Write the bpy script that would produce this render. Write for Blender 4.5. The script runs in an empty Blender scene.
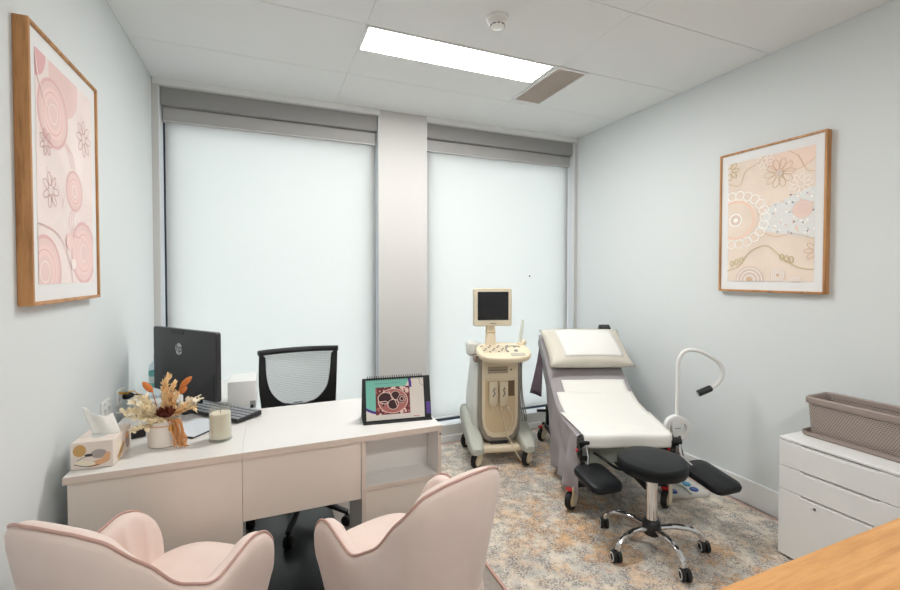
import bpy, bmesh, math, random
from math import sin, cos, pi, radians, sqrt, atan2
from mathutils import Vector, Matrix
random.seed(7)
SC = bpy.context.scene
COL = SC.collection

# ------------------------------------------------------------------ helpers
def lin(c):
    return tuple(((v/255.)/12.92 if v/255. <= .04045 else (((v/255.)+.055)/1.055)**2.4) for v in c)

def mat(name, rgb, rough=.5, metal=0., spec=.5, sheen=0., coat=0., emis=None, estr=0., alpha=1., trans=0.):
    m = bpy.data.materials.new(name); m.use_nodes = True
    b = m.node_tree.nodes['Principled BSDF']
    c = lin(rgb)
    b.inputs['Base Color'].default_value = (*c, 1)
    b.inputs['Roughness'].default_value = rough
    b.inputs['Metallic'].default_value = metal
    b.inputs['Specular IOR Level'].default_value = spec
    if sheen:
        b.inputs['Sheen Weight'].default_value = sheen
        b.inputs['Sheen Roughness'].default_value = .4
    if coat: b.inputs['Coat Weight'].default_value = coat
    if trans: b.inputs['Transmission Weight'].default_value = trans
    if emis:
        b.inputs['Emission Color'].default_value = (*lin(emis), 1)
        b.inputs['Emission Strength'].default_value = estr
    return m

class NT:
    """small node-building helper"""
    def __init__(s, m): s.t = m.node_tree; s.n = s.t.nodes; s.b = s.n['Principled BSDF']
    def add(s, typ, **kw):
        n = s.n.new(typ)
        for k, v in kw.items():
            if k in n.inputs: n.inputs[k].default_value = v
            else: setattr(n, k, v)
        return n
    def link(s, a, b): s.t.links.new(a, b)
    def coord(s, scale=(1,1,1), rot=(0,0,0)):
        tc = s.n.new('ShaderNodeTexCoord'); mp = s.n.new('ShaderNodeMapping')
        mp.inputs['Scale'].default_value = scale; mp.inputs['Rotation'].default_value = rot
        s.link(tc.outputs['Object'], mp.inputs['Vector']); return mp.outputs['Vector']
    def noise(s, vec, scale, detail=4, rough=.55, w=0.):
        n = s.n.new('ShaderNodeTexNoise'); n.noise_dimensions = '4D'
        n.inputs['Scale'].default_value = scale; n.inputs['Detail'].default_value = detail
        n.inputs['Roughness'].default_value = rough; n.inputs['W'].default_value = w
        s.link(vec, n.inputs['Vector']); return n.outputs['Fac']
    def ramp(s, fac, stops):
        r = s.n.new('ShaderNodeValToRGB'); e = r.color_ramp.elements
        while len(e) > 1: e.remove(e[0])
        e[0].position = stops[0][0]; e[0].color = (*stops[0][1], 1)
        for p, c in stops[1:]:
            x = e.new(p); x.color = (*c, 1)
        s.link(fac, r.inputs['Fac']); return r.outputs['Color']
    def mask(s, fac, lo, hi):
        r = s.n.new('ShaderNodeMapRange'); r.interpolation_type = 'SMOOTHSTEP'
        r.inputs['From Min'].default_value = lo; r.inputs['From Max'].default_value = hi
        s.link(fac, r.inputs['Value']); return r.outputs['Result']
    def mix(s, fac, a, b):
        m = s.n.new('ShaderNodeMix'); m.data_type = 'RGBA'
        for sock, v in ((m.inputs['Factor'], fac), (m.inputs['A'], a), (m.inputs['B'], b)):
            pass
        ins = {i.identifier: i for i in m.inputs}
        for ident, v in (('Factor_Float', fac), ('A_Color', a), ('B_Color', b)):
            if hasattr(v, 'is_linked') or hasattr(v, 'node'): s.link(v, ins[ident])
            elif isinstance(v, (int, float)): ins[ident].default_value = v
            else: ins[ident].default_value = (*v, 1) if len(v) == 3 else v
        return {o.identifier: o for o in m.outputs}['Result_Color']
    def math(s, op, a, b=0.):
        m = s.n.new('ShaderNodeMath'); m.operation = op
        for i, v in enumerate((a, b)):
            if isinstance(v, (int, float)): m.inputs[i].default_value = v
            else: s.link(v, m.inputs[i])
        return m.outputs[0]
    def color(s, c): s.link(c, s.b.inputs['Base Color'])
    def bump(s, h, strength=.2, dist=.01):
        b = s.n.new('ShaderNodeBump'); b.inputs['Strength'].default_value = strength; b.inputs['Distance'].default_value = dist
        s.link(h, b.inputs['Height']); s.link(b.outputs['Normal'], s.b.inputs['Normal'])

class MB:
    """collects geometry for ONE mesh object"""
    def __init__(s, M=None): s.v = []; s.f = []; s.mi = []; s.M = M or Matrix()
    def add(s, vs, fs, m=0, M=None):
        o = len(s.v); T = s.M @ M if M is not None else s.M
        s.v += [T @ Vector(p) for p in vs]
        s.f += [[i+o for i in f] for f in fs]; s.mi += [m]*len(fs); return s
    def box(s, x0, x1, y0, y1, z0, z1, m=0, M=None):
        vs = [(x0,y0,z0),(x1,y0,z0),(x1,y1,z0),(x0,y1,z0),(x0,y0,z1),(x1,y0,z1),(x1,y1,z1),(x0,y1,z1)]
        return s.add(vs, [(0,3,2,1),(4,5,6,7),(0,1,5,4),(1,2,6,5),(2,3,7,6),(3,0,4,7)], m, M)
    def loft(s, rings, m=0, caps=True, closed=True, M=None):
        n = len(rings[0]); vs = [p for r in rings for p in r]; fs = []
        for i in range(len(rings)-1):
            for j in range(n if closed else n-1):
                k = (j+1) % n
                fs.append((i*n+j, i*n+k, (i+1)*n+k, (i+1)*n+j))
        if caps:
            fs.append(tuple(reversed(range(n)))); fs.append(tuple(range((len(rings)-1)*n, len(rings)*n)))
        return s.add(vs, fs, m, M)
    def tube(s, pts, r, n=10, m=0, caps=True, M=None, flat=1.):
        P = [Vector(p) for p in pts]; rs = r if isinstance(r, (list, tuple)) else [r]*len(P)
        t = (P[1]-P[0]).normalized()
        u = t.cross(Vector((0,0,1)) if abs(t.z) < .9 else Vector((1,0,0))).normalized()
        rings = []
        for i, p in enumerate(P):
            tt = (P[min(i+1,len(P)-1)]-P[max(i-1,0)])
            if tt.length > 1e-9: tt.normalize()
            else: tt = t
            u = (u - tt*u.dot(tt)).normalized(); w = tt.cross(u)
            rings.append([p + (u*cos(2*pi*k/n) + w*sin(2*pi*k/n)*flat)*rs[i] for k in range(n)])
        return s.loft(rings, m, caps, True, M)
    def lathe(s, prof, n=24, m=0, c=(0,0,0), M=None, caps=True):
        rings = [[(c[0]+r*cos(2*pi*k/n), c[1]+r*sin(2*pi*k/n), c[2]+z) for k in range(n)] for r, z in prof]
        return s.loft(rings, m, caps, True, M)
    def prism(s, poly, z0, z1, m=0, M=None):
        return s.loft([[(x,y,z0) for x, y in poly], [(x,y,z1) for x, y in poly]], m, True, True, M)
    def sphere(s, c, r, m=0, n=12, sc=(1,1,1), M=None):
        prof = [(max(sin(pi*i/8),.02)*r, -cos(pi*i/8)*r) for i in range(9)]
        rings = [[(c[0]+a*cos(2*pi*k/n)*sc[0], c[1]+a*sin(2*pi*k/n)*sc[1], c[2]+z*sc[2]) for k in range(n)] for a, z in prof]
        return s.loft(rings, m, True, True, M)
    def grid(s, fn, nu, nv, m=0, M=None):
        vs = [fn(i/nu, j/nv) for i in range(nu+1) for j in range(nv+1)]
        fs = [(i*(nv+1)+j, (i+1)*(nv+1)+j, (i+1)*(nv+1)+j+1, i*(nv+1)+j+1) for i in range(nu) for j in range(nv)]
        return s.add(vs, fs, m, M)
    def poly(s, pts, m=0, M=None): return s.add(pts, [tuple(range(len(pts)))], m, M)
    def strip(s, pts, w, m=0, M=None, nrm=(0,-1,0)):
        """flat ribbon along a 3D polyline lying in the plane with normal nrm"""
        P = [Vector(p) for p in pts]; N = Vector(nrm); L = []; R = []
        for i, p in enumerate(P):
            t = (P[min(i+1,len(P)-1)]-P[max(i-1,0)]).normalized(); d = N.cross(t).normalized()*w/2
            L.append(p+d); R.append(p-d)
        k = len(P)
        return s.add(L+R, [(i, i+1, k+i+1, k+i) for i in range(k-1)], m, M)
    def build(s, name, mats, parent=None, bevel=0., seg=2, sub=0, smooth=True, solid=0., fixn=True):
        me = bpy.data.meshes.new(name); me.from_pydata([tuple(v) for v in s.v], [], s.f)
        ms = mats if isinstance(mats, (list, tuple)) else [mats]
        for x in ms: me.materials.append(x)
        me.polygons.foreach_set('material_index', s.mi)
        if fixn:
            bm = bmesh.new(); bm.from_mesh(me); bmesh.ops.recalc_face_normals(bm, faces=bm.faces); bm.to_mesh(me); bm.free()
        o = bpy.data.objects.new(name, me); COL.objects.link(o)
        if parent is not None: o.parent = parent
        if solid:
            q = o.modifiers.new('solid', 'SOLIDIFY'); q.thickness = solid; q.offset = 0
        if bevel:
            q = o.modifiers.new('bevel', 'BEVEL'); q.width = bevel; q.segments = seg; q.limit_method = 'ANGLE'; q.angle_limit = radians(40)
        if sub:
            q = o.modifiers.new('sub', 'SUBSURF'); q.levels = sub; q.render_levels = sub
        if smooth:
            me.polygons.foreach_set('use_smooth', [True]*len(me.polygons))
            if not sub:
                try: me.set_sharp_from_angle(angle=radians(35))
                except Exception: pass
        return o

def tag(o, label=None, cat=None, group=None, kind=None):
    for k, v in (('label', label), ('category', cat), ('group', group), ('kind', kind)):
        if v: o[k] = v
    return o
def thing(name, label, cat, loc=(0,0,0), rz=0., group=None):
    o = bpy.data.objects.new(name, None); COL.objects.link(o)
    o.location = loc; o.rotation_euler = (0,0,rz); o.empty_display_size = .05
    return tag(o, label, cat, group)
def struct(mb, name, mats, parent=None, **k):
    o = mb.build(name, mats, parent, **k)
    if parent is None: o['kind'] = 'structure'
    return o
def dup(root, loc, rz, label=None):
    def cp(o, p):
        c = o.copy(); COL.objects.link(c)
        if p is not None: c.parent = p
        for ch in list(o.children): cp(ch, c)
        return c
    r = cp(root, None); r.location = loc; r.rotation_euler = (0,0,rz)
    if label: r['label'] = label
    return r
def text_mesh(txt, size, depth, shear=0., align='CENTER'):
    cu = bpy.data.curves.new('lettering', 'FONT'); cu.body = txt; cu.size = size; cu.extrude = depth; cu.shear = shear
    cu.align_x = align; cu.align_y = 'CENTER'
    o = bpy.data.objects.new('lettering', cu); COL.objects.link(o)
    dg = bpy.context.evaluated_depsgraph_get(); me = o.evaluated_get(dg).to_mesh()
    vs = [tuple(v.co) for v in me.vertices]; fs = [tuple(p.vertices) for p in me.polygons]
    o.evaluated_get(dg).to_mesh_clear()
    bpy.data.objects.remove(o); bpy.data.curves.remove(cu)
    return vs, fs
def T(x,y,z): return Matrix.Translation((x,y,z))
def RX(a): return Matrix.Rotation(a, 4, 'X')
def RY(a): return Matrix.Rotation(a, 4, 'Y')
def RZ(a): return Matrix.Rotation(a, 4, 'Z')
def rrect(w, h, r, n=6, cx=0., cy=0.):
    p = []
    for sx, sy, a0 in ((1,1,0),(-1,1,90),(-1,-1,180),(1,-1,270)):
        for i in range(n+1):
            a = radians(a0+90*i/n)
            p.append((cx+sx*(w/2-r)+r*cos(a), cy+sy*(h/2-r)+r*sin(a)))
    return p
def catmull(P, n=8):
    P = [Vector(p) for p in P]; out = []
    for i in range(len(P)-1):
        a = P[i-1] if i else P[i]*2-P[i+1]; b, c = P[i], P[i+1]; d = P[i+2] if i+2 < len(P) else P[i+1]*2-P[i]
        for k in range(n):
            t = k/n
            out.append(.5*((2*b)+(c-a)*t+(2*a-5*b+4*c-d)*t*t+(3*b-a-3*c+d)*t**3))
    out.append(P[-1]); return out
def interp(xs, ys, x):
    if x <= xs[0]: return ys[0]
    for i in range(len(xs)-1):
        if x <= xs[i+1]:
            t = (x-xs[i])/(xs[i+1]-xs[i]); t = t*t*(3-2*t)
            return ys[i]+(ys[i+1]-ys[i])*t
    return ys[-1]

# ------------------------------------------------------------------ materials
def painted(name, rgb, rough=.85, sc=60, amt=.04):
    m = mat(name, rgb, rough, spec=.3); n = NT(m); v = n.coord()
    n.bump(n.noise(v, sc, 3), amt, .003); return m
M_wall = painted('wall_paint', (219,224,225))
M_pillar = painted('pillar_paint', (202,201,199))
M_ceil = painted('ceiling_tile', (228,230,230), .9, 120, .05)
M_seam = mat('ceiling_grid', (150,150,148), .8)
M_trim = mat('white_trim', (226,227,227), .45)
M_reveal = mat('white_reveal', (224,228,232), .5)
M_winframe = mat('dark_window_frame', (52,66,82), .4, .3)
M_lam = mat('white_laminate', (226,224,221), .3)
M_lamfront = mat('bounce_tinted_laminate', (223,213,203), .42)  # white laminate of the front panels, warm bounced light painted into its colour
M_edge = mat('laminate_edge', (212,198,186), .5)
M_cab = mat('white_metal_cabinet', (229,229,228), .38)
M_gap = mat('dark_gap', (38,38,40), .8)
M_black = mat('black_plastic', (22,23,25), .42)
M_rubber = mat('black_rubber', (20,20,21), .7)
M_leather = mat('black_vinyl', (13,16,20), .42, spec=.32)
n_ = NT(M_leather); n_.bump(n_.noise(n_.coord(), 220, 3), .08, .002)
M_chrome = mat('chrome', (222,222,224), .1, 1.)
M_steel = mat('brushed_steel', (150,152,154), .35, 1.)
M_darkmetal = mat('dark_metal', (44,46,50), .45, .5)
M_red = mat('red_plastic', (190,32,36), .4)
M_cream = mat('cream_plastic', (228,214,188), .42)
M_creamdk = mat('cream_plastic_recess', (214,192,156), .5)
M_uswhite = mat('pale_equipment_plastic', (220,220,214), .42)
M_usgrey = mat('grey_green_plastic', (178,180,170), .45)
M_usband = mat('taupe_grey_plastic', (146,138,128), .5)
M_screen = mat('dark_screen', (20,22,28), .2)
M_whiteplastic = mat('white_plastic', (232,232,230), .35)
M_paper = mat('paper_sheet', (231,230,225), .8)
M_pillow = mat('cream_vinyl_pillow', (208,202,190), .5)
M_basket = mat('taupe_plastic', (154,140,133), .55)
M_velvet = mat('pink_velvet', (230,211,202), .8, spec=.2, sheen=.4)
n_ = NT(M_velvet); v_ = n_.coord(); n_.color(n_.ramp(n_.noise(v_, 5, 4), [(.3, lin((224,203,194))), (.7, lin((235,216,207)))])); n_.bump(n_.noise(v_, 300, 2), .1, .001)
M_piping = mat('pink_piping', (190,152,140), .7, sheen=.2)
M_gold = mat('gold_metal', (200,160,70), .3, 1.)
M_ceramic = mat('white_ceramic', (228,220,212), .35)

def wood(name, c1, c2, scale, axis, rough=.45):
    m = mat(name, c1, rough); n = NT(m)
    sc = {'x': (1.2,14,14), 'y': (14,1.2,14), 'z': (14,14,1.2)}[axis]
    v = n.coord(tuple(a*scale for a in sc))
    g = n.noise(v, 1.6, 6, .65)
    f = n.noise(n.coord(tuple(a*scale*6 for a in sc)), 1.5, 3, .6, 3.)
    c = n.ramp(g, [(.28, lin(c2)), (.5, lin(c1)), (.75, lin(tuple(min(255,x+16) for x in c1)))])
    c = n.mix(n.math('MULTIPLY', n.mask(f, .5, .75), .35), c, lin(c2)); n.color(c)
    n.bump(f, .05, .002); return m
M_oak = wood('oak_frame', (188,136,84), (128,82,44), 1.7, 'z')
M_tablewood = wood('oak_table', (204,150,92), (180,122,68), 1.6, 'x')

# floor vinyl
M_floor = mat('taupe_vinyl', (150,140,132), .42); n_ = NT(M_floor); v_ = n_.coord()
n_.color(n_.ramp(n_.noise(v_, 40, 6, .7), [(.3, lin((138,128,121))), (.7, lin((160,150,142)))]))
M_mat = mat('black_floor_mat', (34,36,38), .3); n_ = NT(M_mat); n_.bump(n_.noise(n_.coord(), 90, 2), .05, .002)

# rug
M_rug = mat('faded_rug_pile', (190,180,165), .95, spec=.1); n_ = NT(M_rug); v_ = n_.coord()
_n1 = n_.noise(v_, 4.5, 7, .72, 1.); _n2 = n_.noise(v_, 9, 7, .74, 4.); _n3 = n_.noise(v_, 6, 8, .76, 9.)
_n4 = n_.noise(v_, 14, 6, .75, 12.); _n5 = n_.noise(v_, 105, 3, .7, 2.); _n6 = n_.noise(v_, 15, 6, .75, 6.)
def _near(cx, cy, r0, r1):
    d = n_.n.new('ShaderNodeVectorMath'); d.operation = 'DISTANCE'; n_.link(v_, d.inputs[0]); d.inputs[1].default_value = (cx, cy, 0)
    return n_.mask(d.outputs['Value'], r1, r0)
_med = n_.math('MAXIMUM', _near(1.62, 1.95, .15, .75), n_.math('MAXIMUM', _near(2.0, 1.35, .1, .5), _near(1.95, 2.75, .1, .6)))
c_ = n_.mix(n_.mask(_n1, .44, .56), lin((220,211,197)), lin((190,187,180)))
_och = n_.math('MULTIPLY', n_.mask(_n3, .44, .56), n_.math('ADD', n_.math('MULTIPLY', _med, .8), .12))
c_ = n_.mix(_och, c_, lin((212,168,120)))
c_ = n_.mix(n_.math('MULTIPLY', n_.mask(_n2, .53, .63), .8), c_, lin((222,213,198)))
c_ = n_.mix(n_.math('MULTIPLY', n_.mask(_n4, .57, .66), .65), c_, lin((208,160,144)))
_dk = n_.math('MULTIPLY', n_.mask(_n5, .41, .56), n_.mask(_n6, .41, .57))
c_ = n_.mix(n_.math('MULTIPLY', _dk, .85), c_, lin((98,96,102)))
_lt = n_.mask(n_.noise(v_, 170, 2, .6, 20.), .48, .64)
c_ = n_.mix(n_.math('MULTIPLY', _lt, .4), c_, lin((226,218,206)))
n_.color(c_); n_.bump(n_.noise(v_, 400, 2), .3, .003)
M_rugedge = mat('rug_binding', (196,158,146), .9)

# roller blind fabric: lets daylight through
def blind_mat():
    m = bpy.data.materials.new('blind_fabric'); m.use_nodes = True; t = m.node_tree; t.nodes.clear()
    out = t.nodes.new('ShaderNodeOutputMaterial'); mx = t.nodes.new('ShaderNodeMixShader')
    d = t.nodes.new('ShaderNodeBsdfDiffuse'); tr = t.nodes.new('ShaderNodeBsdfTranslucent')
    d.inputs['Color'].default_value = (*lin((186,184,181)), 1); tr.inputs['Color'].default_value = (.74,.755,.75,1)
    mx.inputs['Fac'].default_value = .55
    t.links.new(d.outputs[0], mx.inputs[1]); t.links.new(tr.outputs[0], mx.inputs[2]); t.links.new(mx.outputs[0], out.inputs['Surface'])
    return m
M_blind = blind_mat()
M_fascia = mat('grey_blind_fascia', (146,145,144), .8)
def glass_mat(name, tint=(1,1,1), fres=.06):
    m = bpy.data.materials.new(name); m.use_nodes = True; t = m.node_tree; t.nodes.clear()
    out = t.nodes.new('ShaderNodeOutputMaterial'); mx = t.nodes.new('ShaderNodeMixShader')
    a = t.nodes.new('ShaderNodeBsdfTransparent'); g = t.nodes.new('ShaderNodeBsdfGlossy')
    a.inputs['Color'].default_value = (*tint, 1); g.inputs['Roughness'].default_value = .03
    lw = t.nodes.new('ShaderNodeLayerWeight'); lw.inputs['Blend'].default_value = .25
    mm = t.nodes.new('ShaderNodeMath'); mm.operation = 'MULTIPLY_ADD'; mm.inputs[1].default_value = .35; mm.inputs[2].default_value = fres
    t.links.new(lw.outputs['Facing'], mm.inputs[0])
    t.links.new(mm.outputs[0], mx.inputs['Fac'])
    t.links.new(a.outputs[0], mx.inputs[1]); t.links.new(g.outputs[0], mx.inputs[2]); t.links.new(mx.outputs[0], out.inputs['Surface'])
    return m
M_pane = glass_mat('window_glass', (.96,.98,.98))
M_jar = glass_mat('jar_glass', (.95,.96,.95))
M_bottle = glass_mat('clear_bottle', (.86,.93,.97), .12)

# fabric draped over the bed
M_sheet = mat('mauve_grey_sheet', (158,153,156), .8, spec=.2); n_ = NT(M_sheet); n_.bump(n_.noise(n_.coord(), 260, 2), .12, .002)

# ------------------------------------------------------------------ room
XL, XR, YB, YF, ZC = -.695, 2.725, 3.42, -2.0, 2.70
struct(MB().box(XL-.1, XR+.1, YF-.1, YB+.3, -.1, 0), 'floor', M_floor)
struct(MB().box(XL-.12, XL, YF-.1, YB+.3, 0, ZC), 'wall_left', M_wall)
struct(MB().box(XR, XR+.12, YF-.1, YB+.3, 0, ZC), 'wall_right', M_wall)
struct(MB().box(XL, XR, YF-.12, YF, 0, ZC), 'wall_front', M_wall)
# back wall: pillar, kerbs, heads
WIN = [(-.657, .812), (1.208, 2.692)]
KERB = .136
mb = MB()
mb.box(XL, WIN[0][0], YB, YB+.2, 0, ZC); mb.box(WIN[0][1], WIN[1][0], YB, YB+.2, 0, ZC); mb.box(WIN[1][1], XR, YB, YB+.2, 0, ZC)
for a, b in WIN:
    mb.box(a, b, YB, YB+.2, 0, KERB); mb.box(a, b, YB+.02, YB+.2, 2.655, ZC)
struct(mb, 'wall_back', M_pillar)
for i, (a, b) in enumerate(WIN):      # white pelmet strip under the ceiling over each window
    struct(MB().box(a-.03 if i == 0 else a-.005, b+.005 if i == 0 else b+.03, YB-.012, YB+.02, 2.658, ZC), 'trim_%d' % (i+1), M_trim)
struct(MB().box(XR-.014, XR, YF, YB, 0, .15), 'baseboard_right', M_trim, bevel=.004)
struct(MB().box(XL, XL+.014, YF, YB, 0, .15), 'baseboard_left', M_trim, bevel=.004)
mb = MB()
for a, b in ((XL, .812), (1.208, XR)): mb.box(max(a,XL), b, YB-.012, YB, 0, .05)
mb.box(.812, 1.208, YB-.012, YB, 0, .05)
struct(mb, 'baseboard_back', M_trim)
# windows
for i, (a, b) in enumerate(WIN):
    mb = MB()
    y0, y1 = YB+.12, YB+.17
    for x0, x1 in ((a, a+.05), (b-.05, b)): mb.box(x0, x1, y0, y1, KERB, 2.655)
    mb.box(a+.05, b-.05, y0, y1, KERB, KERB+.05); mb.box(a+.05, b-.05, y0, y1, 2.42, 2.655)
    w = struct(mb, 'window_%d' % (i+1), M_winframe); w['kind'] = 'structure'
    MB().box(a+.05, b-.05, y0+.02, y0+.026, KERB+.05, 2.42).build('window_pane', M_pane, w)
    mb = MB()   # white reveals lining the opening
    for x0, x1 in ((a, a+.004), (b-.004, b)): mb.box(x0, x1, YB+.002, YB+.12, KERB, 2.655)
    mb.box(a+.004, b-.004, YB+.002, YB+.12, KERB, KERB+.004)
    MB.build(mb, 'window_reveal', M_reveal, w)
# roller blinds
for i, (a, b) in enumerate(WIN):
    t = thing('roller_blind', ['white translucent roller blind lowered over the wide window behind the desk',
                               'white translucent roller blind lowered over the window behind the ultrasound machine'][i], 'blind',
              ((a+b)/2, YB+.085, KERB+.038), 0, 'roller blinds')
    w = (b-a)/2; g0, g1 = (.022, .014) if i == 0 else (.012, .014)
    h = 2.654-KERB-.038
    MB().box(-w+g0, w-g1, -.001, .001, .012, h-.03).build('blind_fabric', M_blind, t)
    MB().box(-w+.006, w-.006, -.062, .012, h-.115, h).build('blind_fascia', M_fascia, t, bevel=.004)
    MB().box(-w+.012, w-.012, -.02, .01, h-.205, h-.117).build('blind_head_rail', mat('pale_grey_rail', (170,169,168), .75), t, bevel=.003)
    MB().box(-w+.012, w-.012, -.022, .011, h-.214, h-.206).build('rail_seam', mat('pale_rail_strip', (200,199,198), .6), t)  # paler strip along the rail's lower edge
    MB().tube([(-w+g0, 0, .008), (w-g1, 0, .008)], .009, 8).build('bottom_bar', mat('white_bar', (222,224,224), .5), t)
    if i == 1:
        MB().lathe([(.008,0),(.008,.004)], 12, 0, (0,0,0), T(.30,-.003,1.222) @ RX(pi/2)).build('black_button', M_black, t)
# ceiling with tile joints
mb = MB(); mb.box(XL-.12, XR+.12, YF-.1, YB+.3, ZC+.012, ZC+.1, 1)
xs = [XL]+[.48+1.2*k for k in range(-1, 3) if XL < .48+1.2*k < XR]+[XR]
ys = [YF]+[2.285+.6*k for k in range(-7, 3) if YF < 2.285+.6*k < YB]+[YB+.02]
for i in range(len(xs)-1):
    for j in range(len(ys)-1):
        mb.box(xs[i]+.0009, xs[i+1]-.0009, ys[j]+.0018, ys[j+1]-.0018, ZC, ZC+.012, 0)
struct(mb, 'ceiling', [M_ceil, M_seam])
# ceiling lamps
M_lamp = mat('lamp_diffuser', (250,250,250), .5, emis=(253,251,248), estr=34.)
def ceiling_lamp(x0, x1, y0, y1, label):
    t = thing('ceiling_light', label, 'light', ((x0+x1)/2, (y0+y1)/2, ZC), 0)
    w, d = (x1-x0)/2, (y1-y0)/2
    MB().box(-w, w, -d, d, -.006, -.001).build('diffuser', M_lamp, t)
    mb = MB()
    for q in ((-w-.012, -w, -d-.012, d+.012), (w, w+.012, -d-.012, d+.012), (-w, w, -d-.012, -d), (-w, w, d, d+.012)): mb.box(*q, -.008, -.001)
    mb.build('lamp_frame', M_trim, t)
    return t
ceiling_lamp(.497, 1.632, 2.296, 2.534, 'long bright rectangular light panel set in the white ceiling')
ceiling_lamp(.497, 1.632, -.70, -.462, 'unseen rectangular ceiling light panel added over the near end to brighten the room')  # added panel out of view, lifts the brightness of the whole room
# air vent
t = thing('ceiling_vent', 'grey slatted air grille beside the light panel in the ceiling', 'vent', (1.785, 2.56, ZC))
MB().box(-.105, .105, -.262, .262, -.003, -.001).build('vent_backing', mat('vent_dark', (205,198,192), .8), t)
mb = MB()
for q in ((-.118, -.105, -.275, .275), (.105, .118, -.275, .275), (-.105, .105, -.275, -.262), (-.105, .105, .262, .275)): mb.box(*q, -.01, -.001)
mb.build('vent_frame', M_trim, t)
mb = MB()
for k in range(34):
    y = -.257+.514*k/33; mb.box(-.105, .105, -.0035, .0035, -.0012, .0012, 0, T(0, y, -.006) @ RX(radians(35)))
mb.build('vent_slat_grid', mat('vent_slat', (226,219,213), .6), t)
# smoke detector
t = thing('smoke_detector', 'small round white smoke detector on the ceiling above the light panel', 'smoke detector', (1.075, 1.975, ZC))
MB().lathe([(.055,0),(.055,-.012),(.046,-.016),(.046,-.03),(.036,-.038),(.036,-.046),(.02,-.05),(.001,-.05)], 28).build('detector_body', M_whiteplastic, t)
mb = MB()
for k in range(10):
    mb.box(.034, .0375, -.007, .007, -.046, -.041, 0, RZ(2*pi*k/10))
mb.build('sensor_slot', M_gap, t)

# ------------------------------------------------------------------ rug and mat
t = thing('area_rug', 'large faded multicoloured rug under the ultrasound machine, bed and stool', 'rug', (0,0,0))
MB().box(.975, 2.66, .70, 3.34, .001, .009).build('rug_pile', M_rug, t)
mb = MB()
for q in ((.962, .975, .687, 3.353), (2.66, 2.673, .687, 3.353), (.975, 2.66, .687, .70), (.975, 2.66, 3.34, 3.353)): mb.box(*q, .001, .0095)
mb.build('rug_binding', M_rugedge, t)
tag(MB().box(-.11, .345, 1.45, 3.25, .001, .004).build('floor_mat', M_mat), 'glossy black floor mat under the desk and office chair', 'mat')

# ------------------------------------------------------------------ framed prints
def circ(cx, cz, r, y, n=36, sq=1.): return [(cx+r*cos(2*pi*k/n)*sq, y, cz+r*sin(2*pi*k/n)) for k in range(n)]
class Art(MB):
    """flat print lying in the local xz plane; later layers stand a hair's breadth proud; everything is clipped to the print area"""
    def __init__(s, w, h): super().__init__(); s.y = 0.; s.w, s.h = w, h
    def lay(s): s.y -= .00002; return s.y
    def clip(s, P):
        for ax, lim, sg in ((0,-s.w,1),(0,s.w,-1),(2,-s.h,1),(2,s.h,-1)):
            out = []
            for i in range(len(P)):
                a, b = P[i-1], P[i]; ia, ib = (a[ax]-lim)*sg >= 0, (b[ax]-lim)*sg >= 0
                if ia != ib:
                    t = (lim-a[ax])/(b[ax]-a[ax]); out.append(tuple(a[k]+(b[k]-a[k])*t for k in range(3)))
                if ib: out.append(tuple(b))
            P = out
            if len(P) < 3: return None
        return P
    def shape(s, P, m):
        P = s.clip(P)
        if P: s.poly(P, m)
    def disc(s, x, z, r, m, sq=1.): y = s.lay(); s.shape(circ(x, z, r, y, 40, sq), m)
    def line(s, pts, w, m):
        y = s.lay(); P = [Vector((p[0], y, p[1])) for p in pts]; k = len(P)
        closed = (P[0]-P[-1]).length < 1e-5; L = []; Q = []
        for i, p in enumerate(P):
            a = P[i-1] if i else (P[-2] if closed else p); b = P[i+1] if i < k-1 else (P[1] if closed else p)
            d = b-a
            n = Vector((-d.z, 0, d.x)).normalized()*w/2 if d.length > 1e-7 else (L[-1]-P[i-1] if L else Vector((0,0,w/2)))
            L.append(p+n); Q.append(p-n)
        for i in range(k-1): s.shape([tuple(L[i]), tuple(L[i+1]), tuple(Q[i+1]), tuple(Q[i])], m)
    def ring(s, x, z, r, w, m, sq=1.): s.line([(x+r*sq*cos(2*pi*k/40), z+r*sin(2*pi*k/40)) for k in range(41)], w, m)
    def flower(s, x, z, r, n, w, m, a0=0.):
        for k in range(n):
            a = a0+2*pi*k/n; L = []
            for j in range(17):
                q = pi*2*j/16; u = r*(.62-.36*cos(q)); v = r*.19*sin(q)
                L.append((x+u*cos(a)-v*sin(a), z+u*sin(a)+v*cos(a)))
            s.line(L, w, m)
    def curve(s, pts, w, m): s.line([(p.x, p.y) for p in catmull([(a, b, 0) for a, b in pts], 10)], w, m)
def picture(name, label, loc, rz, W, H, art_fn, mats):
    t = thing(name, label, 'picture', loc, rz)
    w, h = W/2, H/2; D = .038; fw = .012
    mb = MB()
    for q in ((-w, -w+fw, -h, h), (w-fw, w, -h, h), (-w+fw, w-fw, -h, -h+fw), (-w+fw, w-fw, h-fw, h)): mb.box(q[0], q[1], -D, 0, q[2], q[3])
    mb.build('picture_frame', M_oak, t, bevel=.0015)
    MB().box(-w+fw, w-fw, -D+.008, -.002, -h+fw, h-fw).build('mount_board', mat('mount_white', (232,232,232), .7), t)
    A = Art(w-.055, h-.065)
    A.shape([(-9,-.0003,-9),(9,-.0003,-9),(9,-.0003,9),(-9,-.0003,9)], 0); A.y = -.0004
    art_fn(A)
    A.M = Matrix(); 
    for k, v in enumerate(A.v): A.v[k] = v + Vector((0, -D+.0075, 0))
    A.build('print', mats, t, smooth=False, fixn=False)
    return t
def pmat(rgb, v=0.):
    m = mat('print_ink', rgb, .6)
    if v:
        n = NT(m); n.color(n.ramp(n.noise(n.coord(), 5, 3), [(.35, lin(tuple(x-v for x in rgb))), (.65, lin(tuple(min(255,x+v) for x in rgb)))]))
    return m
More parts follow.
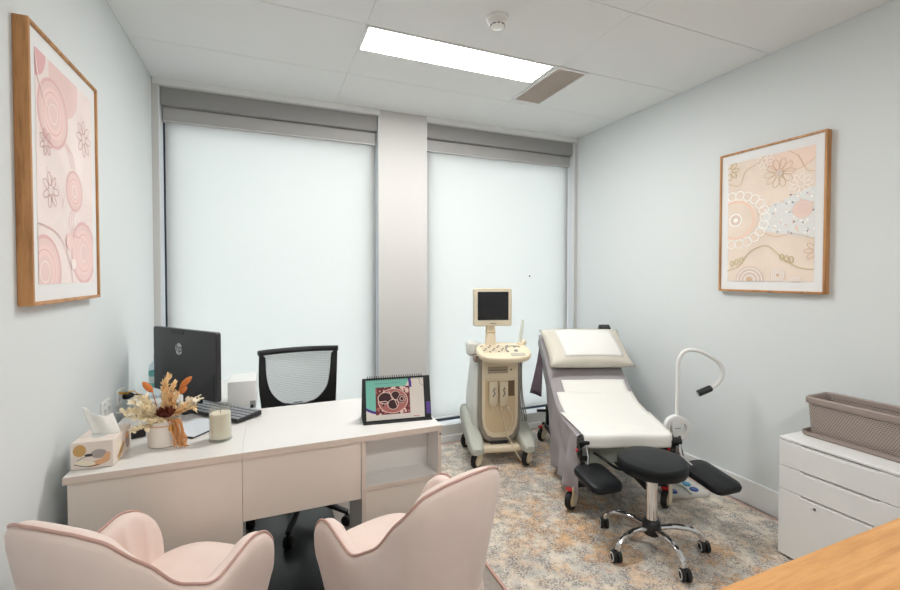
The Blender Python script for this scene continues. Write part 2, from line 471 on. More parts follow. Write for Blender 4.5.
P_L = [pmat((240,225,221), 5), pmat((234,204,200), 4), pmat((226,184,182)), pmat((248,234,230)), pmat((204,164,160)), pmat((242,210,206)), pmat((226,176,178))]
def art_left(A):
    w, h = A.w, A.h
    A.disc(-.25, .37, .09, 6); A.disc(-.02, .34, .12, 1)
    for x, z, r in ((-.11,.20,.115), (.055,-.03,.075), (.135,-.255,.12), (-.19,-.33,.12)):
        A.disc(x, z, r, 2); A.disc(x, z, r*.9, 1); A.disc(x, z, r*.72, 5); A.ring(x, z, r*.6, .004, 2); A.disc(x, z, r*.45, 1); A.ring(x, z, r*.28, .003, 3)
    for o in (-.018, 0, .018):
        A.curve([(-.03+o,.13),(.02+o,.10),(.05+o,.05)], .003, 2)
        A.curve([(.05+o,-.10),(.02+o,-.14),(.04+o,-.19),(.10+o,-.2)], .003, 2)
    A.flower(-.14, -.06, .06, 7, .003, 4); A.flower(.15, .19, .07, 8, .003, 4); A.flower(.17, .31, .05, 7, .003, 3)
    A.flower(-.17, .09, .045, 7, .003, 4); A.flower(.17, -.10, .045, 7, .003, 3)
    for k in range(26):
        A.disc(-.2+.16*sin(k*.13), .02-.0085*k, .004, 3)
    for k in range(22): A.disc(-.235+.08*(k/22)**2, .36-.007*k, .004, 3)
    A.disc(.0, -.22, .03, 5); A.disc(.03, -.30, .02, 3); A.curve([(-.3,-.17),(-.1,-.2),(0,-.3),(.02,-.4)], .003, 4)
P_R = [pmat((235,218,203), 5), pmat((240,206,186)), pmat((253,249,243)), pmat((212,180,146)), pmat((198,180,128)), pmat((228,228,226)), pmat((150,146,158)), pmat((238,212,196), 4), pmat((232,206,196)), pmat((222,202,190))]
def art_right(A):
    w, h = A.w, A.h
    A.disc(.12, .42, .17, 7); A.ring(.12, .42, .17, .003, 3)
    _y = A.lay(); A.shape([(p.x, _y, p.y) for p in catmull([(-.06,-.05,0),(.0,.06,0),(.1,.1,0),(.25,.14,0),(.3,.0,0),(.25,-.12,0),(.1,-.1,0),(-.06,-.06,0)], 8)], 5)
    rr = random.Random(3)
    for k in range(90):
        x = rr.uniform(-.03,.24); z = rr.uniform(-.10,.12)
        if abs(z) < .04+.09*min(1, (x+.05)/.2): A.disc(x, z, rr.uniform(.003,.0065), rr.choice([6,6,2,2,1,9]))
    A.disc(.18, .03, .05, 8); A.ring(.18, .03, .038, .003, 7)
    for k in range(22):
        a = 2*pi*k/22; A.ring(-.19+.175*cos(a), .01+.15*sin(a), .026, .006, 2)
    A.disc(-.19, .01, .125, 2); A.disc(-.19, .01, .122, 1); A.disc(-.19, .01, .106, 0); A.ring(-.19, .01, .075, .003, 0); A.disc(-.19, .01, .04, 2); A.disc(-.19, .01, .033, 9); A.disc(-.19, .01, .014, 2)
    A.flower(.06, .25, .085, 10, .003, 3); A.disc(.06, .25, .018, 9); A.flower(.17, .17, .06, 9, .003, 2); A.flower(-.02, .34, .05, 9, .003, 2)
    A.flower(-.23, .32, .06, 8, .004, 4); A.flower(.25, -.2, .06, 8, .003, 3)
    A.curve([(-.25,.25),(-.17,.22),(-.13,.30),(-.05,.34),(.02,.42)], .003, 3); A.curve([(.05,.40),(.15,.33),(.2,.24),(.26,.22)], .003, 3)
    A.curve([(-.25,-.31),(-.16,-.27),(-.10,-.19),(0,-.16),(.09,-.24),(.17,-.29),(.25,-.3)], .004, 4); A.curve([(-.03,-.08),(.05,-.11),(.14,-.1),(.25,-.14)], .003, 3)
    for x, z in ((-.21,-.27),(-.18,-.26),(-.15,-.25),(.08,-.24),(.105,-.25),(.13,-.255)): A.ring(x, z+.012, .017, .004, 4, .6)
    for x, z, r in ((-.1,-.36,.085),(.06,-.33,.04),(.15,-.37,.035)):
        A.disc(x, z, r, 9)
        for q in (.85,.6,.35): A.ring(x, z, r*q, .004, 2)
        A.disc(x, z, r*.2, 3)
    for k in range(30): A.disc(rr.uniform(-.24,.24), rr.uniform(-.15,.35), .0025, 3)
picture('framed_print', 'oak framed pink print with linked circles hanging on the left wall', (XL+.0005, 2.000, 1.749), radians(90), .578, .870, art_left, P_L)
picture('framed_print', 'oak framed peach print with white petalled sun hanging on the right wall', (XR-.0005, 1.668, 1.737), radians(-90), .588, .862, art_right, P_R)

# ------------------------------------------------------------------ desk
t = thing('desk', 'white laminate desk with open end shelf, carrying the flip calendar', 'desk', (0,0,0))
MB().box(-.0974, .722, 1.84, 2.42, .705, .73).build('desktop', [M_lam], t, bevel=.0015)
MB().box(-.0968, .722, 1.8385, 1.84, .7055, .7295).build('edge_band', M_edge, t)
MB().box(-.0965, .3595, 1.853, 1.869, .457, .705).build('modesty_panel', M_lamfront, t, bevel=.001)
s_ = bpy.data.objects.new('shelf_unit', None)
mb = MB()
mb.box(.36, .376, 1.845, 2.16, .004, .705); mb.box(.704, .72, 1.845, 2.16, .004, .705)
mb.box(.376, .704, 1.985, 2.0, .03, .705); mb.box(.376, .704, 1.85, 1.985, .488, .506); mb.box(.376, .704, 1.86, 2.144, .03, .046)
shelf = mb.build('shelf_unit', M_lam, t, bevel=.001)
MB().box(.378, .702, 1.858, 1.874, .05, .486).build('lower_panel', M_lamfront, shelf, bevel=.001)
mb = MB(); mb.box(.36, .376, 1.8435, 1.845, .004, .705); mb.box(.704, .72, 1.8435, 1.845, .004, .705); mb.box(.376, .704, 1.8485, 1.85, .488, .506)
mb.build('edge_band', M_edge, shelf)
MB().lathe([(.004,0),(.004,.002)], 10, 0, (0,0,0), T(.714, 1.8434, .69) @ RX(pi/2)).build('cam_screw', M_black, shelf)
MB().box(.27, .36, 2.05, 2.08, .40, .43).build('cable_bracket', M_black, t)
bpy.data.objects.remove(s_)
t = thing('return_desk', 'white side desk along the left wall, carrying the computer and flowers', 'desk', (0,0,0))
MB().box(-.64, -.0976, 1.84, 3.16, .705, .73).build('desktop', M_lam, t, bevel=.0015)
MB().box(-.64, -.0976, 1.8385, 1.84, .7055, .7295).build('edge_band', M_edge, t)
MB().box(-.632, -.0976, 1.852, 1.869, .004, .705).build('end_panel', M_lamfront, t, bevel=.001)
MB().box(-.63, -.612, 1.868, 3.13, .004, .705).build('side_panel', M_lam, t)
MB().box(-.612, -.11, 3.112, 3.13, .004, .705).build('end_panel', M_lam, t)
MB().box(-.128, -.11, 1.868, 2.35, .004, .705).build('side_panel', M_lam, t)

# ------------------------------------------------------------------ items on the desk
ZD = .7312
# tissue box
t = thing('tissue_box', 'patterned tissue box at the left end of the desk with a tissue pulled up', 'tissue box', (-.569, 1.98, ZD), radians(-3))
MB().box(-.062, .062, -.09, .09, 0, .095).build('box_body', mat('tissue_card', (228,216,206), .6), t, bevel=.003)
mb = MB(); A = mb
def blob(cx, cz, rx, rz, m, face='f', n=24, rot=0., d=.0006):
    P = []
    for k in range(n):
        a = 2*pi*k/n; u = rx*cos(a)*cos(rot)-rz*sin(a)*sin(rot); v = rx*cos(a)*sin(rot)+rz*sin(a)*cos(rot)
        P.append((cx+u, -.09-d, cz+v) if face == 'f' else (.062+d, cx+u, cz+v))
    mb.poly(P, m)
blob(-.036,.066,.019,.021,0); blob(.02,.05,.024,.016,1,d=.0008); blob(-.01,.048,.012,.005,3,d=.001); blob(.04,.034,.010,.022,2,d=.001,rot=-.5); blob(-.02,.022,.03,.009,4,rot=-.2,d=.0009); blob(.02,.02,.035,.010,2,d=.0007,rot=.3)
blob(.045,.055,.022,.024,2,'s'); blob(-.03,.05,.016,.02,4,'s'); blob(-.02,.03,.04,.012,0,'s',rot=.6,d=.0009); blob(.05,.035,.018,.02,1,'s',d=.001)
mb.strip([(-.052,-.0912,.02),(-.03,-.0912,.012),(-.01,-.0912,.008),(.02,-.0912,.012)], .002, 3); mb.strip([(-.045,-.0912,.03),(-.03,-.0912,.04),(-.012,-.0912,.046)], .0016, 3)
mb.strip([(.0632,-.06,.02),(.0632,0,.035),(.0632,.03,.05),(.0632,.07,.06)], .002, 3, nrm=(1,0,0))
mb.build('box_print', [mat('ochre_ink', (200,160,100), .6), mat('grey_ink', (166,156,152), .6), mat('peach_ink', (220,170,130), .6), mat('dark_ink', (50,48,52), .6), mat('cream_ink', (238,228,206), .6)], t, fixn=False, smooth=False)
mb = MB()
mb.grid(lambda u, v: (-.022+.085*u-.045*v*(1-.25*u), -.02+.012*sin(u*6+1)*(.3+v)+.02*v, .094+.10*v*(1-.30*u)-.012*sin(u*3.1)*v+.004*sin(u*13)*v), 14, 10)
mb.build('tissue', M_paper, t, solid=.0008)
mb = MB(); mb.prism([(p[0], p[1]) for p in circ(0, 0, .03, 0, 24)], .0952, .0958, 0) if False else mb.add([(.03*cos(2*pi*k/24), .055*sin(2*pi*k/24), .0956) for k in range(24)], [tuple(range(24))])
mb.build('opening_film', mat('clear_film', (214,214,214), .2), t, smooth=False)
# flower pot and dried flowers
VX, VY = -.388, 2.055
t = thing('flower_pot', 'round white ceramic pot with gold medallion holding the dried flowers', 'vase', (VX, VY, ZD))
MB().lathe([(.05,0),(.056,.004),(.058,.03),(.058,.085),(.056,.1),(.052,.102),(.05,.095),(.05,.04),(.001,.038)], 32).build('pot_body', M_ceramic, t)
MB().lathe([(.0592,.084),(.0600,.086),(.0592,.089)], 32, caps=False).build('rim_line', mat('peach_cord', (214,170,140), .5), t)
MB().lathe([(.013,0),(.013,.003),(.010,.004),(.001,.004)], 20, 0, (0,0,0), RZ(radians(18)) @ T(.018, -.0565, .075) @ RX(pi/2)).build('medallion', M_gold, t)
rr = random.Random(11)
t = thing('dried_flower_bouquet', 'dried cream and orange flower bouquet standing in the white pot', 'flowers', (VX, VY, ZD+.09))
M_fcream = mat('dried_cream', (252,242,218), .8); M_fpeach = mat('dried_peach', (247,220,174), .8); M_forange = mat('dried_orange', (206,122,62), .85)
M_frust = mat('dried_rust', (170,104,58), .85); M_fbrown = mat('dried_maroon', (112,50,32), .7); M_folive = mat('dried_mustard', (200,160,50), .8); M_fwhite = mat('dried_white', (240,234,216), .85)
def leaf(mb, base, d, L, w, m=0, curl=.2):
    base = Vector(base); d = Vector(d).normalized(); sd = d.cross(Vector((rr.uniform(-.4,.4), rr.uniform(-.4,.4), 1))).normalized(); up = sd.cross(d)
    vs = []; N = 5
    for i in range(N+1):
        u = i/N; c = base + d*L*u + up*curl*L*u*u; q = w*sin(pi*min(.98, .06+.94*u))**.8
        vs += [c-sd*q, c+up*q*.35, c+sd*q]
    fs = []
    for i in range(N):
        for j in (0,1): fs.append((i*3+j, i*3+j+1, i*3+j+4, i*3+j+3))
    mb.add(vs, fs, m)
def frond(name, m, tip, nl, L, w, stemr=.0018, spread=.7):
    mb = MB(); tip = Vector(tip); b = Vector((rr.uniform(-.015,.015), rr.uniform(-.015,.015), -.05))
    mid = (b+tip)/2 + Vector((0,0,.25*tip.length)); P = catmull([b, mid*.6, mid, tip], 6)
    mb.tube(P, stemr, 6)
    for k in range(nl):
        i = int(len(P)*(.38+.6*k/nl)); i = min(i, len(P)-2); dd = (P[i+1]-P[i]).normalized()
        side = Vector((rr.uniform(-1,1), rr.uniform(-1,1), rr.uniform(-.4,.9))).normalized()
        leaf(mb, P[i], dd*.7+side*spread, L*rr.uniform(.7,1.2), w*rr.uniform(.7,1.2), 0, rr.uniform(-.2,.4))
    return mb.build(name, m, t, fixn=False)
for tip in ((-.115,-.03,.06),(-.10,-.04,.10),(-.085,-.05,.035),(-.125,.0,.035),(-.07,-.06,.09)): frond('cream_frond', M_fcream, tip, 40, .026, .0075)
for tip in ((-.09,-.02,.115),(-.06,-.04,.115),(-.14,-.02,.06),(-.05,-.07,.03),(-.075,-.06,.0),(-.02,-.075,.03),(-.10,-.05,-.01)): frond('cream_frond', M_fcream, tip, 40, .022, .0075)
for tip in ((.02,-.01,.19),(.0,.0,.16),(.035,.01,.15),(.01,-.02,.12),(.05,-.01,.11)): frond('peach_frond', M_fpeach, tip, 40, .026, .0065)
for tip in ((.10,.0,.075),(.115,-.01,.05),(.085,-.03,.06),(.125,.01,.07)): frond('peach_frond', M_fpeach if tip[0] < .12 else M_fwhite, tip, 30, .026, .0065)
for tip in ((.13,.0,.095),(.14,.0,.08)): frond('white_leaf_sprig', M_fwhite, tip, 5, .03, .011)
for tip, L in (((-.055,.0,.145),.055), ((.078,-.01,.155),.06), ((.002,.01,.125),.05), ((.065,0,.12),.04)):
    mb = MB(); tp = Vector(tip); d = Vector((tp.x*1.6, tp.y, tp.z*.8)).normalized()
    mb.tube([(0,0,-.05), tp*.5, tp-d*L*.5], .0016, 6)
    mb.tube([tp-d*L*.5+d*L*q for q in (0,.15,.4,.7,.9,1)], [.003,.009,.0125,.011,.006,.001], 10)
    mb.build('bunny_tail', M_forange, t)
mb = MB(); mb.tube(catmull([(0,0,-.05),(-.05,0,.07),(-.10,.02,.125),(-.135,.03,.118)], 6), .0015, 6)
for k in range(8): leaf(mb, (-.105-.005*k,.022,.127-.0012*k), (-1,rr.uniform(-.4,.4),rr.uniform(-.3,.5)), .022, .005)
mb.build('mustard_sprig', M_folive, t, fixn=False)
mb = MB()
for k in range(34):
    a = rr.uniform(0,2*pi); e = rr.uniform(.1,1.2)
    leaf(mb, (.012,-.045,.03), (cos(a)*cos(e), sin(a)*cos(e)-.5, sin(e)*.9), .042, .013, 0, .5)
mb.build('maroon_flower', M_fbrown, t, fixn=False)
mb = MB()
for k in range(22):
    x0, y0 = .038+rr.uniform(-.014,.026), -.045+rr.uniform(-.012,.012); l = rr.uniform(.07,.122); fx = rr.uniform(.0,.03) if l > .10 else 0
    P = catmull([(x0*.4,y0*.4,-.0),(x0,y0,.012),(x0+.013,y0-.012,-.03),(x0+.016+rr.uniform(-.01,.012),y0-.017,-l*.7),(x0+.02+fx,y0-.02-fx*.6,max(-l,-.083))], 6)
    mb.tube(P, [.0013+.0019*rr.random() for _ in P], 6)
mb.build('hanging_amaranth', mat('amaranth_tan', (206,146,92), .9), t)
# candle
t = thing('candle_jar', 'cream candle in a clear glass jar on the desk beside the flowers', 'candle', (-.186, 2.022, ZD))
MB().lathe([(.043,0),(.045,.002),(.045,.006),(.0415,.010),(.0415,.142),(.0395,.142),(.0395,.011),(.001,.010)], 32).build('glass_jar', M_jar, t)
MB().lathe([(.0388,.0115),(.0388,.110),(.037,.1125),(.001,.1115)], 32).build('wax', mat('cream_wax', (236,226,204), .5), t)
MB().tube([(0,0,.111),(.001,0,.120)], .0012, 6).build('wick', M_black, t)
# all-in-one computer, seen from behind
mdir = Vector((-.343, .445, 0)).normalized()      # from the near edge to the far edge
mc = Vector((-.214, 2.355, 0)) + mdir*.28
ang = atan2(-mdir.y, -mdir.x)                     # local +x runs towards the near edge
t = thing('computer_monitor', 'black all-in-one computer seen from behind with round emblem', 'computer', (mc.x, mc.y, ZD), ang)
# local: x along the screen (towards near edge), -y is the rear side
MON = T(0,0,0)
MB().prism([(p[0], p[1]+.235) for p in rrect(.56,.335,.012)], -.006, .02, 0, MON @ RX(pi/2)).build('casing', mat('dark_casing', (44,43,47), .33), t, bevel=.004)
MB().prism([(-.26,.085),(.10,.085),(.262,.20),(.262,.088),(.262,.07),(-.26,.07)][:3]+[(.262,.20),(.262,.075),(-.26,.075)], .0200, .0222, 0, RX(pi/2)).build('lower_cover', mat('dark_rear_cover', (36,36,40), .36), t)
MB().prism([(p[0], p[1]+.238) for p in rrect(.53,.30,.004)], -.008, -.0065, 0, RX(pi/2)).build('screen', M_screen, t)
MB().prism([(p[0]-.05, p[1]+.385) for p in rrect(.12,.022,.002)], .0202, .0216, 0, RX(pi/2)).build('vent_cap', M_black, t)
mb = MB(); mb.lathe([(.030,0),(.030,.0012)], 32, 0, (0,0,0), T(-.035,-.0205,.300) @ RX(pi/2))
vs, fs = text_mesh('hp', .060, .0004, .3); mb.add(vs, fs, 1, T(-.036,-.0222,.304) @ RX(pi/2))
mb.build('emblem', [mat('silver_emblem', (206,208,210), .35, .4), mat('emblem_dark', (44,43,47), .4)], t, smooth=False, fixn=False)
mb = MB(); mb.box(-.08,.08,.021,.034,.006,.13); mb.box(-.11,.11,-.08,.10,0,.008)
mb.build('stand', M_black, t, bevel=.003)
# keyboard stowed behind the monitor
kd = Vector((-.054+.371, 2.287-2.649, 0)); ka = atan2(kd.y, kd.x)
t = thing('keyboard', 'black keyboard on the desk in front of the monitor back', 'keyboard', (-.226, 2.41, ZD), ka)
mb = MB(); mb.prism([(-.068,.004),(.068,.004),(.068,.026),(-.068,.018)], -.215, .215, 0, RZ(0) @ Matrix(((0,0,1,0),(1,0,0,0),(0,1,0,0),(0,0,0,1))))
mb.build('keyboard_body', M_black, t, bevel=.003)
mb = MB()
for r in range(5):
    for c in range(15):
        x = -.198+.0283*c; y = -.052+.0255*r; z = .0205+.0006*(y/.0255)+(y+.068)*.0588-.002
        mb.box(x-.0115, x+.0115, y-.010, y+.010, z, z+.0035)
mb.build('key_block', mat('sheen_grey_keys', (150,155,160), .45), t, bevel=.0008)  # grey keys with their blue-grey sheen put into the base colour
# writing pad
t = thing('desk_blotter', 'pale desk pad with dark edge lying between flowers and candle', 'desk pad', (-.318, 2.255, ZD), ka+radians(12))
MB().box(-.05,.13,-.13,.075,0,.006).build('pad_base', M_black, t)
MB().box(-.048,.13,-.127,.075,.006,.008).build('pad_sheet', mat('pale_pad', (216,222,228), .5), t)
# black power adapter + cable on the desk
t = thing('power_adapter', 'black power adapter lying behind the tissue box', 'adapter', (-.535, 2.19, ZD), radians(20))
MB().box(-.045,.05,-.03,.03,0,.034).build('adapter_body', M_black, t, bevel=.004)
MB().prism([(p[0]+.003,p[1]) for p in rrect(.07,.045,.004)], .0342, .0347).build('adapter_label', mat('grey_label', (98,98,104), .6), t)
MB().tube(catmull([(.05,0,.012),(.075,.01,.006),(.11,.0,.004),(.14,.02,.004)], 6), .003, 6).build('cable', M_black, t)
# wall sockets with plugs
def socket(y, z, label, plug):
    t = thing('wall_socket', label, 'socket', (XL+.0005, y, z), radians(90), 'wall sockets above the side desk')
    MB().prism(rrect(.115,.075,.006), 0, .009, 0, RX(pi/2)).build('face_plate', M_whiteplastic, t, bevel=.002)
    for x in (-.03,.03):
        MB().box(x-.007, x+.007, -.0125, -.009, .018, .028).build('rocker_switch', mat('switch_white', (214,214,214), .4), t, bevel=.001)
        for q, a in ((-.007,25),(.007,-25)): MB().box(-.001,.001,-.0098,-.009,-.005,.005,0,T(x+q,0,-.006) @ RY(radians(a))).build('pin_slot', M_gap, t)
        MB().box(x-.001,x+.001,-.0098,-.009,-.022,-.013).build('pin_slot', M_gap, t)
    return t
socket(2.45, .80, 'white double wall socket nearest the tissue box, without a plug', 0)
socket(2.66, .80, 'white double wall socket with a black plug in it, behind the flowers', 1)
t = thing('power_plug', 'black plug and cord running from the wall socket down to the desk', 'plug', (XL, 2.66, .80))
MB().lathe([(.018,0.0125),(.02,.02),(.018,.038),(.010,.05),(.005,.058),(.001,.058)], 14, 0, (0,0,0), T(0,.03,-.006) @ RY(pi/2)).build('plug', M_black, t)
MB().tube(catmull([(.055,.03,-.006),(.085,.03,-.008),(.12,.02,-.03),(.125,.0,-.055),(.11,-.05,-.063),(.11,-.16,-.064)], 8), .004, 8).build('cable', M_black, t)
# sanitiser bottle behind the monitor
t = thing('pump_bottle', 'clear pump bottle with a teal label behind the computer by the left wall', 'bottle', (-.575, 2.87, ZD))
MB().lathe([(.036,0),(.038,.004),(.038,.16),(.034,.18),(.015,.20),(.015,.215),(.001,.216)], 28).build('bottle_body', M_bottle, t)
MB().lathe([(.0384,.06),(.0386,.062),(.0386,.145),(.0384,.147)], 28, caps=False).build('bottle_label', mat('teal_label', (120,196,190), .5), t)
MB().lathe([(.0388,.085),(.0389,.087),(.0389,.12),(.0388,.122)], 28, caps=False).build('label_band', mat('white_label', (230,240,240), .5), t)
mb = MB(); mb.lathe([(.016,.212),(.017,.235),(.006,.24),(.006,.275),(.001,.276)], 16); mb.tube([(0,0,.272),(.02,-.01,.274),(.045,-.022,.266)], .006, 8)
mb.build('pump_head', M_whiteplastic, t)
# white letter tray box by the monitor
t = thing('storage_box', 'plain white desktop box with grey latch standing behind the keyboard', 'box', (-.135, 2.535, ZD), radians(0))
MB().box(-.055,.075,-.10,.10,0,.142).build('box_body', M_whiteplastic, t, bevel=.003)
MB().box(.046,.072,-.1035,-.10,.004,.04).build('latch', mat('grey_latch', (150,150,150), .4), t, bevel=.001)
MB().box(.048,.062,-.105,-.1035,.004,.02).build('latch_button', M_black, t)
# desk flip calendar
cv = Vector((.706-.393, 1.941-1.981, 0)); ca = atan2(cv.y, cv.x)
t = thing('flip_calendar', 'spiral bound desk flip chart showing a dark red scan picture', 'calendar', (.5535, 1.975, ZD), ca)
LEAN = RX(radians(-14))
MB().box(-.16,.16,-.004,0,0,.198,0,LEAN).build('backing_board', M_black, t, bevel=.001)
MB().box(-.16,.16,-.002,.002,0,.19,0,T(0,.1,0) @ RX(radians(16))).build('rear_board', M_black, t)
MB().box(-.16,.16,-.03,.105,0,.003).build('base_board', M_black, t)
class Page(Art): pass
A = Page(.136, .091)
A.shape([(-9,0,-9),(9,0,-9),(9,0,9),(-9,0,9)], 0); A.y = -.0003
A.shape([(p[0],-.0003,p[1]) for p in [(-.2,.2),(-.2,-.035),(-.135,-.036),(-.115,-.05),(-.10,-.06),(-.08,-.065),(-.05,-.065),(0,.0),(.05,.06),(.062,.078),(.068,.2)]], 1)
A.curve([(-.14,-.036),(-.118,-.048),(-.095,-.056),(-.06,-.058)], .011, 2); A.line([(.066,.1),(.071,.072),(.072,.05)], .013, 2)
A.curve([(.115,.095),(.118,.07),(.126,.058),(.14,.05)], .0015, 5)
A.w0 = 0
sx, sz, sw, sh = -.012, -.006, .080, .062
B = Art(sw, sh); B.shape([(-9,0,-9),(9,0,-9),(9,0,9),(-9,0,9)], 3)
rr2 = random.Random(5)
for k in range(70):
    B.disc(rr2.uniform(-sw,sw), rr2.choice([rr2.uniform(-sh,-.03), rr2.uniform(.03,sh)]), rr2.uniform(.003,.009), rr2.choice([4,4,6,3]))
B.disc(0,-.002,.056,4,1.25); B.disc(0,-.002,.053,6,1.25)
for x, z, r, q in ((-.036,.012,.024,1.3),(.012,.022,.018,1.1),(.0,-.018,.021,1.1),(.04,.004,.017,1.),(-.045,-.02,.006,1.)):
    B.disc(x,z,r*1.12,4,q); B.disc(x,z,r,7,q)
B.ring(.042,.004,.010,.003,4); B.disc(.044,.0,.005,3); B.line([(-.06,-.004),(-.035,-.002),(-.02,-.01)], .004, 4); B.line([(-.02,.045),(-.003,.015),(.01,-.002),(.02,-.03)], .003, 4)
for k, v in enumerate(B.v): B.v[k] = v + Vector((sx, A.y-.0003, sz))
o0 = len(A.v); A.v += B.v; A.f += [[i+o0 for i in f] for f in B.f]; A.mi += B.mi
vs, fs = text_mesh('Ultrasound of Polycystic Ovarian Syndrome', .0068, .0001); A.add(vs, fs, 5, T(-.035, A.y-.0002, .074) @ RX(pi/2))
A.line([(.082,-.083),(.112,-.083)], .0022, 8)
for k, v in enumerate(A.v): A.v[k] = LEAN @ (v + Vector((-.008,-.0062,.098)))
A.build('page', [mat('page_white', (232,224,216), .6), mat('page_teal', (126,200,184), .6), mat('page_purple', (84,56,142), .6), mat('scan_maroon', (116,48,52), .6), mat('scan_pink', (236,206,196), .6), mat('page_ink', (60,70,90), .6), mat('scan_rose', (178,106,102), .6), mat('scan_dark', (58,26,30), .6), mat('page_red', (206,70,74), .6)], t, smooth=False, fixn=False)
MB().box(.137,.157,-.0068,-.0045,.02,.075,0,LEAN).build('purple_tab', mat('tab_purple', (98,70,150), .6), t)
for k in range(25):
    x = -.135+.255*k/24
    P = [(x, -.0045+.011*cos(a)*1.1+.004, +.195+.013*sin(a)) for a in [pi*2*q/9 for q in range(9)]]
    MB().tube(P, .0011, 5, 0, True, LEAN).build('spiral_ring', M_black, t)

# ------------------------------------------------------------------ office chair (behind the desk)
t = thing('office_chair', 'black mesh back office chair on castors behind the desk', 'chair', (.172, 2.73, 0), radians(3))
# sitter faces -y ; back at +y
outer = catmull([(-.232,.40,0),(-.236,.20,0),(-.216,.02,0),(-.205,-.05,0),(-.1,-.075,0),(0,-.08,0),(.1,-.075,0),(.205,-.05,0),(.216,.02,0),(.225,.20,0),(.232,.40,0)], 4)
inner = catmull([(-.196,.355,0),(-.19,.24,0),(-.165,.15,0),(-.11,.085,0),(-.05,.063,0),(0,.059,0),(.05,.063,0),(.11,.085,0),(.165,.15,0),(.185,.24,0),(.196,.355,0)], 4)
def bend(x, z): return .07+.05*(x/.23)**2*-1+.06*(z-.2)*.35
outer = [Vector((p.x*.955, p.y, 0)) for p in outer]; inner = [Vector((p.x*.955, p.y, 0)) for p in inner]
mb = MB(); n = len(outer); Z0 = .572
rings = []
for i in range(n):
    o_, i_ = outer[i], inner[i]; q = []
    for p, dy in ((o_,-.012),(i_,-.010),(i_,.010),(o_,.012)): q.append((p.x, bend(p.x,p.y)+dy, Z0+p.y))
    rings.append(q)
mb.loft(rings)
mb.tube([(x, bend(x,.385), Z0+.385) for x in [-.226+.452*k/16 for k in range(17)]], .017, 10, flat=1.)
mb.build('back_frame', M_black, t, bevel=.003)
mb = MB()
for k in range(30):
    z = .062+.30*k/29
    # half width of the opening at height z
    xs_ = [p.x for p in inner if p.x > 0]; zs_ = [p.y for p in inner if p.x > 0]
    hw = interp(zs_, xs_, z)+.006
    P = [(x, bend(x,z)+.001, Z0+z) for x in [-hw+2*hw*j/10 for j in range(11)]]
    mb.tube(P, .0027, 4)
for k in range(33):
    x = -.182+.364*k/32
    zl = interp([p.x for p in inner if p.x >= -1e-6], [p.y for p in inner if p.x >= -1e-6], abs(x))
    if zl < .34: mb.tube([(x, bend(x,z)+.0005, Z0+z) for z in (zl, (zl+.36)/2, .36)], .0011, 4)
mb.build('back_mesh', mat('pale_grey_mesh', (176,180,182), .7), t)['kind'] = 'stuff'
MB().tube(catmull([(0,.11,.62),(0,.14,.52),(0,.11,.42),(0,.02,.41)], 6), [.022]*19, 8, flat=1.6).build('back_support', M_black, t)
MB().prism(rrect(.48,.46,.09,8), .44, .50, 0, T(0,-.12,0)).build('seat', mat('black_seat_fabric', (26,27,29), .85), t, bevel=.018, seg=3)
MB().box(-.11,.11,-.2,.04,.41,.44).build('seat_mechanism', M_black, t, bevel=.006)
MB().lathe([(.028,.10),(.028,.28),(.018,.28),(.018,.41),(.001,.41)], 18, 0, (0,-.08,0)).build('gas_column', M_black, t)
for k in range(5):
    a = radians(-112+72*k); c_, s_ = cos(a), sin(a)
    lg = MB().tube([(0,-.08,.115),(.12*c_,-.08+.12*s_,.115),(.28*c_,-.08+.28*s_,.078)], [.026,.022,.016], 8, flat=.8).build('leg', M_black, t)
    w = MB()
    for off in (-.012,.012): w.lathe([(.004,-.009),(.026,-.009),(.028,-.005),(.028,.005),(.026,.009),(.004,.009)], 16, 0, (0,0,0), T(.28*c_,-.08+.28*s_,.033) @ RZ(a) @ T(0,off,0) @ RX(pi/2))
    w.tube([(.28*c_,-.08+.28*s_,.03),(.28*c_,-.08+.28*s_,.082)], .008, 8)
    w.build('caster', M_rubber, lg)
